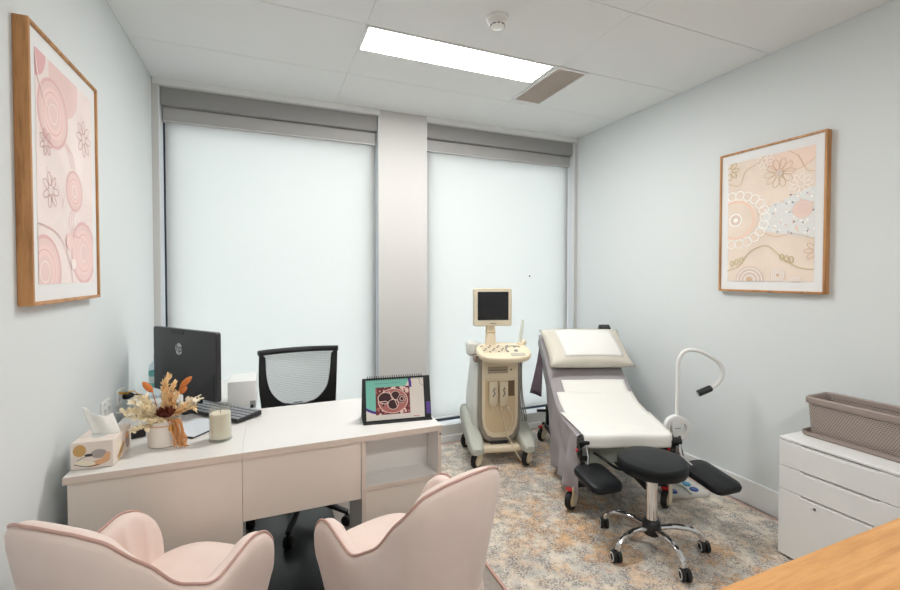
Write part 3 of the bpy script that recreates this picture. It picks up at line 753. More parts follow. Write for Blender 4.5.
# ------------------------------------------------------------------ pink armchairs
def pink_chair():
    t = thing('armchair', 'pink velvet tub armchair nearest the rug, its back towards the room', 'armchair', (.438, 1.318, 0), radians(18.5))
    ctrl = [(-.243,.275,0),(-.25,.12,0),(-.235,-.05,0),(-.16,-.19,0),(0,-.232,0),(.16,-.19,0),(.235,-.05,0),(.25,.12,0),(.243,.275,0)]
    path = catmull(ctrl, 17); N = len(path)
    S = [0.]
    for i in range(1, N): S.append(S[-1]+(path[i]-path[i-1]).length)
    S = [s/S[-1] for s in S]
    hz = [0,.02,.06,.10,.15,.205,.27,.33,.385,.44,.5]
    hv = [.51,.59,.640,.655,.635,.612,.655,.755,.83,.852,.858]
    xr = [hz[0]+(hz[-1]-hz[0])*k/60 for k in range(61)]; yr = [interp(hz, hv, x) for x in xr]
    for _ in range(6): yr = [yr[0]]+[(yr[i-1]+2*yr[i]+yr[i+1])/4 for i in range(1,60)]+[(yr[59]+yr[60])/2]
    def rimz(s):
        q = min(s, 1-s)/.5*60; i = min(59, int(q)); return yr[i]+(yr[i+1]-yr[i])*(q-i)
    rings = []; rim = []
    for i in range(N):
        p = path[i]; tt = (path[min(i+1,N-1)]-path[max(i-1,0)]).normalized(); nrm = Vector((tt.y, -tt.x, 0))
        s = S[i]; ss = min(s, 1-s); zr = rimz(s)
        backness = max(0., min(1., (ss-.18)/.17)); backness = backness*backness*(3-2*backness)
        end = min(1., ss/.03); th = .062*(.35+.65*sqrt(max(0, 1-(1-end)**2)))
        groove = .018*abs(sin(pi*s*17))**.6
        def at(z, off):
            k0 = .74-.10*backness; k = k0+(1-k0)*min(1., max(0., (z-.22)/(.36+.22*backness)))**.85
            lean = backness*max(0, z-.45)*-.045
            flare = .03*max(0, z-.45)*(1-backness)
            return Vector((p.x*k, p.y*k+lean, z)) + nrm*(off+flare)
        q = []
        for z in (.24,.30,.38,.47): q.append(at(z*1. if z < zr-.05 else zr-.05, 0 if z > .26 else -.012))
        zz = max(.49, zr-.055); q.append(at(.47+(zr-.04-.47)*.5, .002)); q.append(at(zr-.03, .002))
        q.append(at(zr-.008, -.006)); q.append(at(zr, -.020)); q.append(at(zr-.004, -th*.75)); q.append(at(zr-.022, -th*.98+groove*.5-.004))
        for f in (.75,.5,.25,.0): q.append(at(.40+(zr-.03-.40)*f, -th+groove-.012))
        q.append(at(.30, -th))
        rings.append(q); rim.append(at(zr-.004, -.012))
    mb = MB(); mb.loft(rings, 0, True, True)
    shell = mb.build('shell', M_velvet, t, sub=1)
    rim2 = [Vector((p.x, p.y, p.z+.003)) for p in rim]
    MB().tube(rim2[1:-1], .0038, 8).build('piping', M_piping, t)
    # seat cushion
    def ring(k, z):
        P = []
        for j in range(40):
            a = 2*pi*j/40; c, s_ = cos(a), sin(a); e = 2/3.2
            P.append((.196*k*abs(c)**e*(1 if c > 0 else -1)*(1.06 if s_ > 0 else .98), .085+.275*k*abs(s_)**e*(1 if s_ > 0 else -1), z+.018))
        return P
    mb = MB(); mb.loft([ring(.9,.36), ring(.98,.375), ring(1.,.41), ring(.985,.44), ring(.93,.456), ring(.8,.463), ring(.5,.467), ring(.1,.468)])
    mb.build('seat_cushion', M_velvet, t)
    mb = MB(); mb.prism(rrect(.34,.36,.08), .235, .37, 0, T(0,.02,0)); mb.build('seat_base', M_velvet, t, bevel=.02)
    for sx in (-1,1):
        for sy in (-1,1):
            MB().tube([(sx*.12, .02+sy*.12, .24),(sx*.2, .02+sy*.2, .002)], [.017,.010], 10).build('leg', mat('black_leg', (30,28,27), .4), t)
    return t
ch = pink_chair()
dup(ch, (-.328, 1.412, 0), radians(-36), 'pink velvet tub armchair beside the left wall below the framed print')
# ------------------------------------------------------------------ ultrasound machine
t = thing('ultrasound_machine', 'cream ultrasound trolley with small monitor in front of the window', 'ultrasound machine', (1.62, 3.0, 0), radians(-14.4))
def rpoly(w0, y0, y1, r=.02): return rrect(w0, y1-y0, r, 4, 0, (y0+y1)/2)
# column: grey rear body with tapered sides
mb = MB(); mb.loft([[(x,y,z) for x,y in rrect(w,y1-y0,.05,5,cx,(y0+y1)/2)] for z,w,y0,y1,cx in ((.17,.32,-.08,.22,-.01),(.22,.37,-.10,.25,-.015),(.45,.355,-.105,.25,-.015),(.80,.30,-.11,.21,-.01),(.86,.24,-.10,.16,0))])
mb.build('column', M_uswhite, t, bevel=.004)
mb = MB()
SX_ = 1.14
prof = [(-.137,.80),(-.140,.60),(-.142,.35),(-.135,.26),(-.105,.19),(-.05,.155),(.05,.155),(.105,.19),(.135,.26),(.142,.35),(.140,.60),(.137,.80)]
mb.prism([(x*SX_,z) for x,z in prof], .06, .142, 0, RX(pi/2)); mb.build('front_surround', M_usband, t, bevel=.012, seg=3)
prof = [(-.118,.81),(-.120,.60),(-.120,.36),(-.112,.28),(-.085,.22),(-.045,.2),(.045,.2),(.085,.22),(.112,.28),(.120,.36),(.120,.60),(.118,.81)]
mb = MB(); mb.prism([(x*SX_,z) for x,z in prof], .14, .152, 0, RX(pi/2)); mb.build('front_panel', M_cream, t, bevel=.006, seg=3)
mb = MB(); mb.prism([(x*.84*SX_, .24+(z-.2)*.66) for x, z in prof if True], .152, .1545, 0, RX(pi/2)); mb.build('probe_recess', M_creamdk, t, bevel=.002)
mb = MB(); mb.prism(rrect(.205,.022,.01,4,0,.635), .152, .158, 0, RX(pi/2)); mb.build('panel_lip', M_cream, t, bevel=.003)
d = MB().prism(rrect(.15,.05,.004,3,-.018,.705), .1525, .157, 0, RX(pi/2)).build('drive_slot', mat('drive_taupe', (172,158,136), .5), t, bevel=.001)
MB().box(-.085,.05,-.1585,-.157,.703,.707).build('slot_line', M_gap, d)
MB().lathe([(.005,0),(.005,.006)], 12, 0, (0,0,0), T(.082,-.152,.705) @ RX(pi/2)).build('power_button', M_black, t)
for x, a in ((-.058,0), (.018,0)):
    mb = MB(); mb.loft([[(x+px, -.16-.03*k_+py*.5, z) for px, py in rrect(w*1.25,w*.8,w*.3,4)] for z,w,k_ in ((.44,.03,.2),(.47,.046,.6),(.52,.052,.9),(.60,.050,.7),(.625,.046,.5))])
    pr = mb.build('probe_connector', M_cream, t, bevel=.003)
    MB().tube([(x-.008,-.201,.52),(x+.006,-.203,.545),(x-.006,-.201,.565),(x+.006,-.199,.585)], .004, 6).build('connector_mark', mat('grey_mark', (120,116,110), .5), pr)
MB().box(.062,.108,-.158,-.152,.51,.625).build('connector_port', mat('port_brown', (112,92,66), .6), t, bevel=.002)
mb = MB()
for k, x in enumerate((-.06,-.03,.0,.03,.06)): mb.tube([(x,-.153,.43),(x+.005,-.158,.415),(x,-.153,.40)], .006, 6)
mb.build('cable_hook_row', M_cream, t)
MB().box(-.075,.06,-.155,-.11,.158,.176).build('front_vent', M_gap, t, bevel=.004)
# base cross and feet
mb = MB(); mb.box(-.16,.17,-.19,.20,.10,.152); mb.build('base_frame', M_cream, t, bevel=.018, seg=3)
for sx, y0 in ((-1,.0), (1,0)):
    x = sx*.192
    mb = MB(); mb.loft([[(x+px*w, y, zc+pz*h) for px, pz in rrect(1,1,.3,4)] for y,w,zc,h in ((.25,.06,.29,.09),(.21,.10,.28,.15),(.05,.112,.25,.18),(-.10,.112,.20,.14),(-.21,.108,.17,.10),(-.265,.09,.155,.07),(-.285,.06,.15,.04))])
    ft = mb.build('foot', M_usgrey, t)
def caster(parent, x, y, r, w, yaw, mtire, mdisc, top, brake=None, name='caster', sx=1):
    mb = MB(); R = T(x,y,r) @ RZ(yaw)
    mb.tube([(0,0,0),(0,.012,r*1.1),(0,.015,top-r)], [.007,.010,.013], 8, 0, True, R)
    mb.box(-.004-w/2-.004,-w/2-.002,-.010,.014,-.01,r*1.15,0,R)
    c = mb.build(name, M_steel if mdisc is not M_cream else M_cream, parent)
    MB().lathe([(r*.55,-w/2),(r*.92,-w/2),(r,-w*.3),(r,w*.3),(r*.92,w/2),(r*.55,w/2)], 24, 0, (0,0,0), R @ RY(pi/2)).build('tire', mtire, c)
    MB().lathe([(.001,-w/2-.003),(r*.45,-w/2-.002),(r*.74,-w/2+.0005),(r*.74,w/2-.0005),(r*.45,w/2+.002),(.001,w/2+.003)], 24, 0, (0,0,0), R @ RY(pi/2)).build('hub', mdisc, c)
    if mdisc is M_cream:
        mb = MB(); mb.prism([(-r*.55,-.25*r),(-r*.2,-r*.55),(r*.3,-r*.5),(r*.62,0),(r*.62,top-r-.004),(-r*.5,top-r-.004)], w/2+.004, w/2+.013, 0, R @ Matrix(((0,0,1,0),(1,0,0,0),(0,1,0,0),(0,0,0,1))))
        mb.build('fork_cover', M_cream, c, bevel=.004)
    if brake: MB().box(-w/2-.006,w/2+.006,-.034,.012,r*1.08,r*1.36,0,R).build('brake_pedal', brake, c, bevel=.006)
    return c
ZR = .0098
for x, y in ((-.19,-.215),(.185,-.215),(-.195,.19),(.19,.19)):
    c = caster(t, x, y, .060, .034, radians(-42), M_rubber, M_cream, .15)
# shift the four castors up onto the rug
for o in t.children:
    if o.name.startswith('caster'): o.location.z = ZR
# lift handle / gel cups
MB().loft([[(px-.185, py+.0, z) for px, py in rrect(w,w*1.3,w*.4,5)] for z,w in ((.79,.05),(.81,.085),(.885,.092),(.90,.075))]).build('gel_holder', M_uswhite, t, bevel=.003)
MB().box(-.185,-.145,-.10,-.03,.755,.80).build('holder_bracket', mat('taupe_bracket', (152,134,122), .5), t, bevel=.006)
# keyboard console
CON = T(.02,-.16,.842) @ RX(radians(14))
def console_ring(k, z): 
    P = []
    for j in range(36):
        a = 2*pi*j/36; c, s_ = cos(a), sin(a)
        P.append((.2*k*abs(c)**.72*(1 if c > 0 else -1), .14*k*abs(s_)**.72*(1 if s_ > 0 else -1)*(1.1 if s_ < 0 else 1), z))
    return P
mb = MB(); mb.loft([console_ring(.86,-.03), console_ring(.96,-.024), console_ring(1.,-.008), console_ring(1.,.004), console_ring(.97,.014), console_ring(.9,.016), console_ring(.87,.012), console_ring(.3,.012)], 0, True, True, CON)
con = mb.build('console', M_cream, t)
mb = MB(); rk = random.Random(4)
for r in range(5):
    for c in range(12):
        x = -.15+.022*c+(r%2)*.006; y = .075-.026*r
        if c > 8 and r > 1: continue
        mb.box(x-.008,x+.008,y-.008,y+.008,.012,.0165,0 if (r+c)%3 else 1,CON)
for k in range(9):
    a = radians(200-18*k); mb.box(-.006,.006,-.012,.012,.012,.017,1,CON @ T(.09+.07*cos(a),-.005+.07*sin(a),0) @ RZ(a))
mb.build('key_block', [mat('key_cream', (218,206,182), .5), mat('key_grey', (134,130,122), .5)], con, bevel=.001)
MB().sphere((.09,-.02,.014), .016, 0, 14, (1,1,.6), CON).build('trackball', mat('trackball_grey', (150,150,148), .3), con)
MB().prism(rrect(.11,.05,.01,4,.09,-.085), .012, .0155, 0, CON).build('wrist_plate', mat('console_grey', (186,182,168), .5), con, bevel=.001)
# monitor
MON = T(-.040,-.07,-.012) @ RZ(radians(0))
mb = MB(); mb.loft([[(-.012+px, py+.015, z) for px, py in rrect(w,.045,.012,4)] for z, w in ((.84,.085),(.93,.078),(.98,.068),(1.06,.068))], 0, True, True, MON)
nk = mb.build('neck', M_cream, t, bevel=.002)
mb = MB(); mb.box(-.048,.024,-.012,.042,.985,.997,0,MON); mb.build('neck_collar', M_creamdk, nk, bevel=.004)
mon = MB().prism(rrect(.292,.285,.016,5,0,1.177), -.035, .022, 0, MON @ RX(pi/2)).build('monitor', mat('monitor_beige', (208,198,176), .45), t, bevel=.006)
MB().prism(rrect(.236,.212,.004,3,0,1.187), .0222, .0236, 0, MON @ RX(pi/2)).build('screen', M_screen, mon)
MB().prism(rrect(.05,.006,.002,3,0,1.055), .0222, .0232, 0, MON @ RX(pi/2)).build('badge', mat('badge_grey', (120,118,112), .4), mon)
# probe holder with wand
mb = MB(); mb.lathe([(.026,-.02),(.032,-.01),(.032,.012),(.026,.022),(.02,.022),(.018,.0),(.001,-.004)], 18, 0, (0,0,0), T(.185,-.06,.875)); hd = mb.build('probe_holder', M_cream, t)
MB().sphere((.205,-.045,.89), .03, 0, 12, (1,1,.9)).build('holder_cup', M_cream, t)
MB().tube([(.178,-.06,.86),(.182,-.058,.93),(.196,-.05,1.0),(.206,-.045,1.06)], [.015,.014,.012,.010], 10).build('probe_wand', mat('wand_grey', (208,212,202), .4), t)
for k, (dx, zz) in enumerate(((0,.25),(.012,.2),(.022,.28))):
    P = catmull([(.17+dx,-.10,.83),(.155+dx,-.11,.7),(.165+dx,-.10,.5),(.19+dx*1.5,-.08,.34),(.205+dx,-.05,.26),(.19,.0,.24)], 8)
    MB().tube(P, .0045, 6).build('cable', mat('cable_grey', (150,146,138), .5), t)
for P in ([(.0,-.16,.42),(.03,-.175,.3),(.05,-.18,.22),(.07,-.175,.19),(.10,-.19,.12),(.16,-.21,.03),(.22,-.22,.017)], [(.05,-.16,.43),(.085,-.172,.36),(.07,-.17,.28),(.03,-.165,.24),(.06,-.17,.2)]):
    MB().tube(catmull(P, 8), .004, 6).build('cable', M_cream, t)
# ------------------------------------------------------------------ exam bed
BED = (1.885, 1.911, 0); BA = radians(-21)
t = thing('exam_bed', 'adjustable examination bed with raised backrest and red brakes by the right wall', 'examination bed', BED, BA)
SEAT = .49; HY = .40; EY = 1.05; EZ = .92
sl = atan2(EZ-SEAT, EY-HY)
mb = MB(); mb.loft([[(x,y,z) for x,y in rrect(.52,.42,.03,4,-.01,.21)] for z in (SEAT-.075, SEAT-.001)]); mb.build('seat_cushion', mat('bed_vinyl_grey', (120,124,124), .5), t, bevel=.015, seg=3)
BK = T(0,HY,SEAT) @ RX(sl); BL = sqrt((EZ-SEAT)**2+(EY-HY)**2)
mb = MB(); mb.loft([[(x,y,z) for x,y in rrect(.55,BL,.03,4,0,BL/2)] for z in (-.075,-.001)], 0, True, True, BK); mb.build('backrest_cushion', mat('bed_vinyl_grey', (120,124,124), .5), t, bevel=.015, seg=3)
mb = MB(); mb.box(-.24,.24,.02,BL-.02,-.10,-.076,0,BK); mb.build('backrest_frame', M_darkmetal, t)
mb = MB(); mb.box(-.26,-.23,.02,.46,.375,.41); mb.box(.23,.26,.02,.46,.375,.41); mb.box(-.23,.23,.14,.17,.375,.41); mb.box(-.23,.23,.40,.43,.375,.41)
mb.build('seat_frame', M_darkmetal, t, bevel=.003)
mb = MB(); mb.box(-.19,-.15,.10,1.2,.13,.17); mb.box(.15,.19,.10,1.2,.13,.17); mb.box(-.15,.15,.55,.59,.13,.17); mb.box(-.15,.15,1.14,1.18,.13,.17)
mb.box(-.26,-.15,1.145,1.165,.27,.29); mb.box(-.185,-.155,1.13,1.17,.17,.33)
mb.build('base_frame', M_darkmetal, t, bevel=.003)
for sx in (-1,1):
    MB().tube([(sx*.17,.2,.16),(sx*.17,.42,.385)], .016, 8).build('lift_link', M_steel, t)
    MB().tube([(sx*.19,1.1,.16),(sx*.19,.40,.385)], .014, 8).build('lift_link', M_darkmetal, t)
MB().tube([(0,1.0,.2),(0,.75,.62)], .02, 10).build('gas_strut', M_steel, t)
for P in ([(-.16,.02,.38),(-.06,-.02,.31),(.06,.0,.33),(.16,.05,.37)], [(-.18,.04,.38),(-.02,.05,.28),(.08,.03,.30),(.2,.06,.38)], [(-.1,.1,.36),(.03,.0,.26),(.15,.06,.25),(.2,.1,.16)]):
    MB().tube(catmull(P, 8), .006, 6).build('under_cable', M_black, t)
MB().box(-.225,.215,.05,.09,.31,.412,0).build('pale_tray', mat('sage_tray', (140,148,138), .5), t, bevel=.01)
for x, y in ((-.285,.125),(.29,.125),(-.205,1.20),(.205,1.20)):
    c = caster(t, x, y, .056, .032, radians(-44), M_rubber, M_cream, .15, M_red); c.location.z = ZR
    mb = MB(); mb.box(min(x,x*.6),max(x,x*.6),y-.015,y+.02,.145,.168); mb.build('caster_bracket', M_darkmetal, t)
# clamps, rods and leg rests
for sx, pc, ang, L, W, tilt in ((-1, (-.235,-.175,.335), radians(16), .225, .185, 0), (1, (.382,-.150,.325), radians(18), .27, .19, 0)):
    x = sx*.262
    cl = MB(); cl.box(x-.02,x+.02,-.03,.02,.36,.47); cl.box(x-.035,x+.03,-.045,-.01,.395,.435)
    c = cl.build('clamp', M_black, t, bevel=.006)
    MB().tube([(x-.03,-.02,.468),(x+.03,-.02,.468)], .022, 14).build('clamp_knob', M_black, c)
    MB().box(x-.012,x+.022,-.052,-.04,.40,.45).build('clamp_plate', M_steel, c, bevel=.002)
    MB().lathe([(.008,0),(.008,.01)], 10, 0, (0,0,0), T(x-.035,-.03,.425) @ RY(-pi/2)).build('release_button', M_red, c)
    rod = MB().tube([(x+.01,-.045,.46),(x+.015,-.06,.40),((x+pc[0])/2+.01*sx,-.09,.345),(pc[0]-.0*sx,pc[1]+L*.3,pc[2]-.0)], .008, 10).build('support_rod', M_chrome, t)
    mb = MB(); R_ = T(*pc) @ RZ(ang) @ RX(radians(9))
    def pad(k, z, dz=0): return [(px*k, py*k, z) for px, py in rrect(W, L, .045, 6)]
    mb.loft([pad(.9,-.020), pad(.98,-.016), pad(1.,-.006), pad(1.,.004), pad(.95,.014), pad(.85,.019), pad(.5,.024), pad(.1,.025)], 0, True, True, R_)
    mb.build('leg_rest', M_leather, t)
mb = MB(); mb.box(.20,.285,BL-.03,BL+.02,-.06,.10,0,BK); mb.build('head_bracket', M_black, t, bevel=.006)
mb = MB(); mb.box(.285,.297,.02,.40,.40,.43); mb.box(.255,.29,.08,.10,.385,.41); mb.box(.255,.29,.32,.34,.385,.41); mb.build('side_rail', M_steel, t, bevel=.002)
# grey sheet draped over the bed
BM = T(*BED) @ RZ(BA)
t = thing('draped_sheet', 'mauve grey fabric sheet draped over the bed and down its left side', 'sheet', BED, BA)
def surf(y, off=0.):
    """height of the bed surface at distance y from the foot"""
    pts = [(-.02,SEAT-.004),(0,SEAT),(HY-.08,SEAT),(HY+.06,SEAT+.06*math.tan(sl)),(EY,EZ),(EY+.03,EZ-.01)]
    for i in range(len(pts)-1):
        if y <= pts[i+1][0]:
            a, b = pts[i], pts[i+1]; return a[1]+(b[1]-a[1])*(y-a[0])/(b[0]-a[0])+off
    return pts[-1][1]+off
def sheet(u, v):
    y = .015+u*(EY-.005); top = surf(y, .006); cs = cos(sl) if y > HY else 1.
    L = [(-.345,.13),(-.315,.22),(-.302,.30),(-.292,.38)]
    # v runs from the hem on the left, over the top, to the right hem
    if v < .5:
        q = v/.5; zb = .115+.02*sin(u*9)+max(0,u-.62)*.5
        z = zb+(top-.012-zb)*q; fold = (1-q)*(.013*sin(u*34+q*2.2)+.010*sin(u*15+1.7+q*3))*(1.7-1.1*u)+.008*sin(u*22-q*9)*(1-abs(2*q-1))
        return (-.284-.012*(1-q)**1.3+.03*max(0,u-.5)+.20*(1-q)*max(0,u-.45)+fold, y+.012*(1-q)*sin(u*17), z)
    if v < .56: q = (v-.5)/.06; return (-.284+.016*q+.03*max(0,u-.5)*(1-q), y, top-.012+.013*q)
    if v < .86:
        q = (v-.56)/.3; wr = .0025*sin(u*60+q*9)*max(0, 1-q*4)
        return (-.268+.536*q, y, top+.001+wr+.002*sin(q*13)*sin(u*9))
    q = (v-.86)/.14
    return (.268+.022*min(1,q*3)+.006*sin(u*25)*q, y, top-.002-(.13+.05*sin(u*5))*q)
mb = MB(); mb.grid(sheet, 60, 60); mb.build('sheet_cloth', M_sheet, t, solid=.003)
mb = MB()
def flap(u, v):  # loose corner hanging from behind the pillow on the left
    a = Vector((-.30, 1.03, .86)); b = Vector((-.27, 1.07, .90))
    w = .008+.085*v
    return (-.243-w*u+.006*sin(u*6+v*4), 1.04+.02*u+.015*sin(v*3), .875-.45*v+.03*u*v)
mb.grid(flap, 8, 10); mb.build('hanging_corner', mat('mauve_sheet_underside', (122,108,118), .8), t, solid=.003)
# pillow
PB = BM @ BK
t = thing('pillow', 'cream wipe-clean pillow resting on the raised backrest of the bed', 'pillow', PB @ Vector((0.026,.548,.012)), 0)
t.rotation_mode = 'XYZ'; t.rotation_euler = (PB.to_3x3()).to_euler()
def pil(sgn):
    def f(u, v):
        x = (u-.5)*2; y = (v-.5)*2
        e = (1-abs(x)**2.6)*(1-abs(y)**2.6); k = max(0., e)**.42
        px = x*.31*(1-.05*(1-abs(y))*0-.035*(1-y*y)*0); px = x*(.295+.018*abs(y)**3); py = y*(.19+.014*abs(x)**3)
        return (px, py, .07+sgn*.07*k+.0025*sin(x*14+y*5)*abs(x)**2)
    return f
mb = MB(); mb.grid(pil(1), 28, 20); mb.grid(pil(-1), 28, 20)
o = mb.build('pillow_case', M_pillow, t)
bm = bmesh.new(); bm.from_mesh(o.data); bmesh.ops.remove_doubles(bm, verts=bm.verts, dist=.0006); bmesh.ops.recalc_face_normals(bm, faces=bm.faces); bm.to_mesh(o.data); bm.free()
# papers
def paper(name, label, fn, nu=16, nv=16):
    mb = MB(); mb.grid(fn, nu, nv); o = mb.build(name, M_paper, None, solid=.0012)
    o.location = BED; o.rotation_euler = (0,0,BA); return tag(o, label, 'paper sheet', 'paper sheets on the bed')
def onback(x, s, off):   # point on the backrest: s along it, off above
    p = BK @ Vector((x, s, off)); return (p.x, p.y, p.z)
def p_pillow(u, v):
    s = .405+.28*v; x0 = -.165-.02*v; x1 = .262-.02*v
    q = (s-.548)/.19; k = max(0., (1-abs(q)**2.6))**.42; x = x0+(x1-x0)*u; kx = max(0., (1-abs((x-.026)/.31)**2.6))**.42
    return onback(x, s, .012+.0715+.071*k*kx+.002*sin(u*9)*v)
paper('paper_sheet', 'white paper sheet lying on top of the pillow', p_pillow)
paper('paper_sheet', 'white paper sheet on the lower backrest, topmost piece below the pillow', lambda u, v: onback(-.205+.45*u+.0, .065+.225*v+.004*u, .0125+.0015*sin(u*8+v*3)))
def p_mid(u, v):
    y = .27+.27*v; x = -.262+(.555-.03*v)*u
    return (x, y, max(surf(y), SEAT)+.0165+.003*sin(u*7)*v+.0035*sin(pi*v))
paper('paper_sheet', 'white paper sheet in the crease between seat and backrest of the bed', p_mid)
def p_foot2(u, v):
    tot = .415+.055; L = tot*v; x = (-.284+.024*v)+(.592-.102*v)*u
    wv = .017*math.exp(-((u-.5)/.16)**2)
    if L < .39: return (x, .375-L, SEAT+.021+.0012*sin(u*11+v*5)+wv*math.exp(-((L-.33)/.05)**2))
    q = (L-.39)/(tot-.39); a = min(1., q*1.7)*pi/2
    return (x, -.015-.022*sin(a)-.006*sin(u*9)*q, SEAT+.021-.022*(1-cos(a))-max(0, q-.45)*.09)
paper('paper_sheet', 'large white paper sheet spread over the foot of the bed', p_foot2, 24, 40)
# ------------------------------------------------------------------ gooseneck lamp clamped to the bed
LB = Vector((2.272, 1.909, 0)); 
t = thing('gooseneck_lamp', 'white gooseneck examination lamp with black head clamped to the bed', 'lamp', (LB.x, LB.y, .41), BA)
LM = RZ(-BA) @ T(-LB.x, -LB.y, -.41)
neck = [(2.270,1.911,.555),(2.272,1.912,.66),(2.276,1.913,.78),(2.278,1.914,.866),(2.289,1.91,.914),(2.312,1.902,.944),(2.345,1.888,.956),(2.401,1.865,.947),(2.467,1.837,.911),(2.506,1.82,.878),(2.525,1.811,.835),(2.522,1.811,.793),(2.494,1.822,.751),(2.452,1.838,.724)]
P = catmull(neck, 6)
MB().tube(P, .0115, 12, 0, True, LM).build('neck', M_whiteplastic, t)
d_ = Vector((2.382-2.46, 1.867-1.835, .691-.727)).normalized(); h0 = Vector((2.462,1.834,.728))
hd = MB().tube([h0, h0+d_*.006, h0+d_*.085, h0+d_*.09], [.014,.0195,.0195,.016], 16, 0, True, LM).build('lamp_head', M_black, t)
p_ = h0+d_*.0901; MB().tube([p_, p_+d_*.0015], .013, 16, 0, True, LM).build('lens', mat('lamp_lens', (200,205,210), .1), hd)
# white oval body with two hand openings
def oval(a, b, n=40, cx=0., cz=0.): return [(cx+a*cos(2*pi*k/n), cz+b*sin(2*pi*k/n)*(1-.15*cos(2*pi*k/n))) for k in range(n)]
BODY = T(.0,0,.075)
mb = MB(); R1 = oval(.080,.078); R2 = oval(.052,.050); nn = 40
vs = [(x,-.014,z) for x,z in R1]+[(x,-.018,z) for x,z in oval(.069,.067)]+[(x,-.014,z) for x,z in R2]+[(x,.014,z) for x,z in R2]+[(x,.018,z) for x,z in oval(.069,.067)]+[(x,.014,z) for x,z in R1]
fs = [(r*nn+k, r*nn+(k+1)%nn, ((r+1)%6)*nn+(k+1)%nn, ((r+1)%6)*nn+k) for r in range(6) for k in range(nn)]
mb.add(vs, fs, 0, BODY); mb.build('handle_ring', M_whiteplastic, t)
mb = MB(); mb.prism([(-.050,.055),(-.02,.068),(.02,.068),(.042,.05),(.022,.0),(.018,-.06),(-.014,-.066),(-.034,-.05),(-.040,0)], -.020, .016, 0, BODY @ RX(pi/2))
bd = mb.build('lamp_body', M_whiteplastic, t, bevel=.006)
mb = MB(); [mb.box(-.022+.007*k,-.018+.007*k,-.0175,-.0158,.002,.007,0,BODY) for k in range(5)]; mb.build('brand_mark', mat('mark_grey', (110,110,112), .5), bd)
MB().lathe([(.007,0),(.008,.004),(.001,.006)], 14, 0, (0,0,0), BODY @ T(.004,-.016,-.046) @ RX(pi/2)).build('dimmer_button', M_black, bd)
mb = MB(); mb.box(-.012,.012,-.012,.012,-.012,.012,0,T(0,0,0)); mb.box(-.075,.012,-.012,.012,-.012,.006); mb.tube([(0,0,.0),(0,0,-.06)], .007, 10); mb.tube([(0,-.005,-.02),(.012,-.02,-.05),(.03,-.03,-.13)], [.012,.010,.007], 8)
mb.build('clamp', M_black, t, bevel=.002)
# ------------------------------------------------------------------ stool
M_ring = mat('pale_ring', (206,206,204), .35)
SX, SY = 1.806, 1.665
t = thing('stool', 'round black padded stool with chrome five-legged castor base on the rug', 'stool', (SX, SY, ZR))
MB().lathe([(.001,.40),(.148,.40),(.161,.405),(.167,.42),(.168,.435),(.167,.452),(.159,.463),(.135,.469),(.08,.472),(.001,.473)], 48).build('seat', M_leather, t)
MB().lathe([(.09,.385),(.09,.4)], 20).build('seat_plate', M_black, t)
MB().lathe([(.028,.12),(.028,.33),(.029,.335),(.029,.37),(.020,.385)], 24).build('gas_column', M_chrome, t)
MB().lathe([(.018,.07),(.038,.075),(.046,.10),(.044,.135),(.034,.15),(.029,.152)], 24).build('hub', M_black, t)
for k in range(5):
    a = radians(41+72*k); c_, s_ = cos(a), sin(a)
    P = catmull([(.03*c_,.03*s_,.108),(.11*c_,.11*s_,.118),(.185*c_,.185*s_,.112),(.232*c_,.232*s_,.085),(.246*c_,.246*s_,.058)], 6)
    lg = MB().tube(P, .0138, 10).build('leg', M_chrome, t)
    mb = MB(); mb.tube([P[4]+Vector((0,0,.0125)), P[8]+Vector((0,0,.0125)), P[13]+Vector((0,0,.0125)), P[15]+Vector((.002*c_,.002*s_,.0125))], [.006,.008,.008,.003], 8, flat=.4); mb.build('leg_insert', M_black, lg)
    cx, cy = .252*c_, .252*s_; yaw = radians((-22,-30,-20,-28,-24)[k])
    R = T(cx,cy,.029) @ RZ(yaw)
    mb = MB(); mb.tube([(0,0,.0),(0,0,.036)], .008, 8, 0, True, R); mb.lathe([(.001,.030),(.018,.028),(.021,.022)], 14, 0, (0,0,0), R)
    cs = mb.build('caster', M_black, lg)
    for off in (-.0125,.0125):
        wh = MB().lathe([(.004,-.009),(.026,-.009),(.0285,-.005),(.0285,.005),(.026,.009),(.004,.009)], 18, 0, (0,0,0), R @ T(off,0,0) @ RY(pi/2)).build('wheel', M_rubber, cs)
        MB().lathe([(.015,-.0008),(.0225,-.0008),(.0225,.0008),(.015,.0008)], 18, 0, (0,0,0), R @ T(off*1.78,0,0) @ RY(pi/2), caps=False).build('wheel_ring', M_ring, cs)
# ------------------------------------------------------------------ foot control
t = thing('foot_control', 'grey floor pedal board with round blue buttons beside the bed wheel', 'foot control', (2.455, 2.045, ZR), radians(-13))
mb = MB(); mb.loft([[(x,y,z) for x,y in rrect(w,.22*k,.02,4)] for z,w,k in ((.0,.28,1.),(.018,.28,1.),(.028,.265,.93))]); mb.build('pedal_board', mat('pale_grey_board', (200,198,192), .5), t, bevel=.003)
MB().tube(catmull([(-.0,-.11,.03),(.01,-.03,.04),(-.01,.03,.04),(.0,.11,.03)], 6), .008, 8).build('divider_ridge', M_usgrey, t)
M_blue = mat('blue_button', (36,72,140), .4); M_cyan = mat('teal_button', (60,140,176), .4)
for k, (x, y, m_) in enumerate(((-.09,-.06,M_blue),(-.09,.01,M_cyan),(-.085,.07,M_blue),(.06,-.06,M_blue),(.06,.01,M_cyan),(.06,.07,M_blue))):
    MB().lathe([(.026,.028),(.026,.034),(.022,.037),(.001,.037)], 22, 0, (x,y,0)).build('button', m_, t)
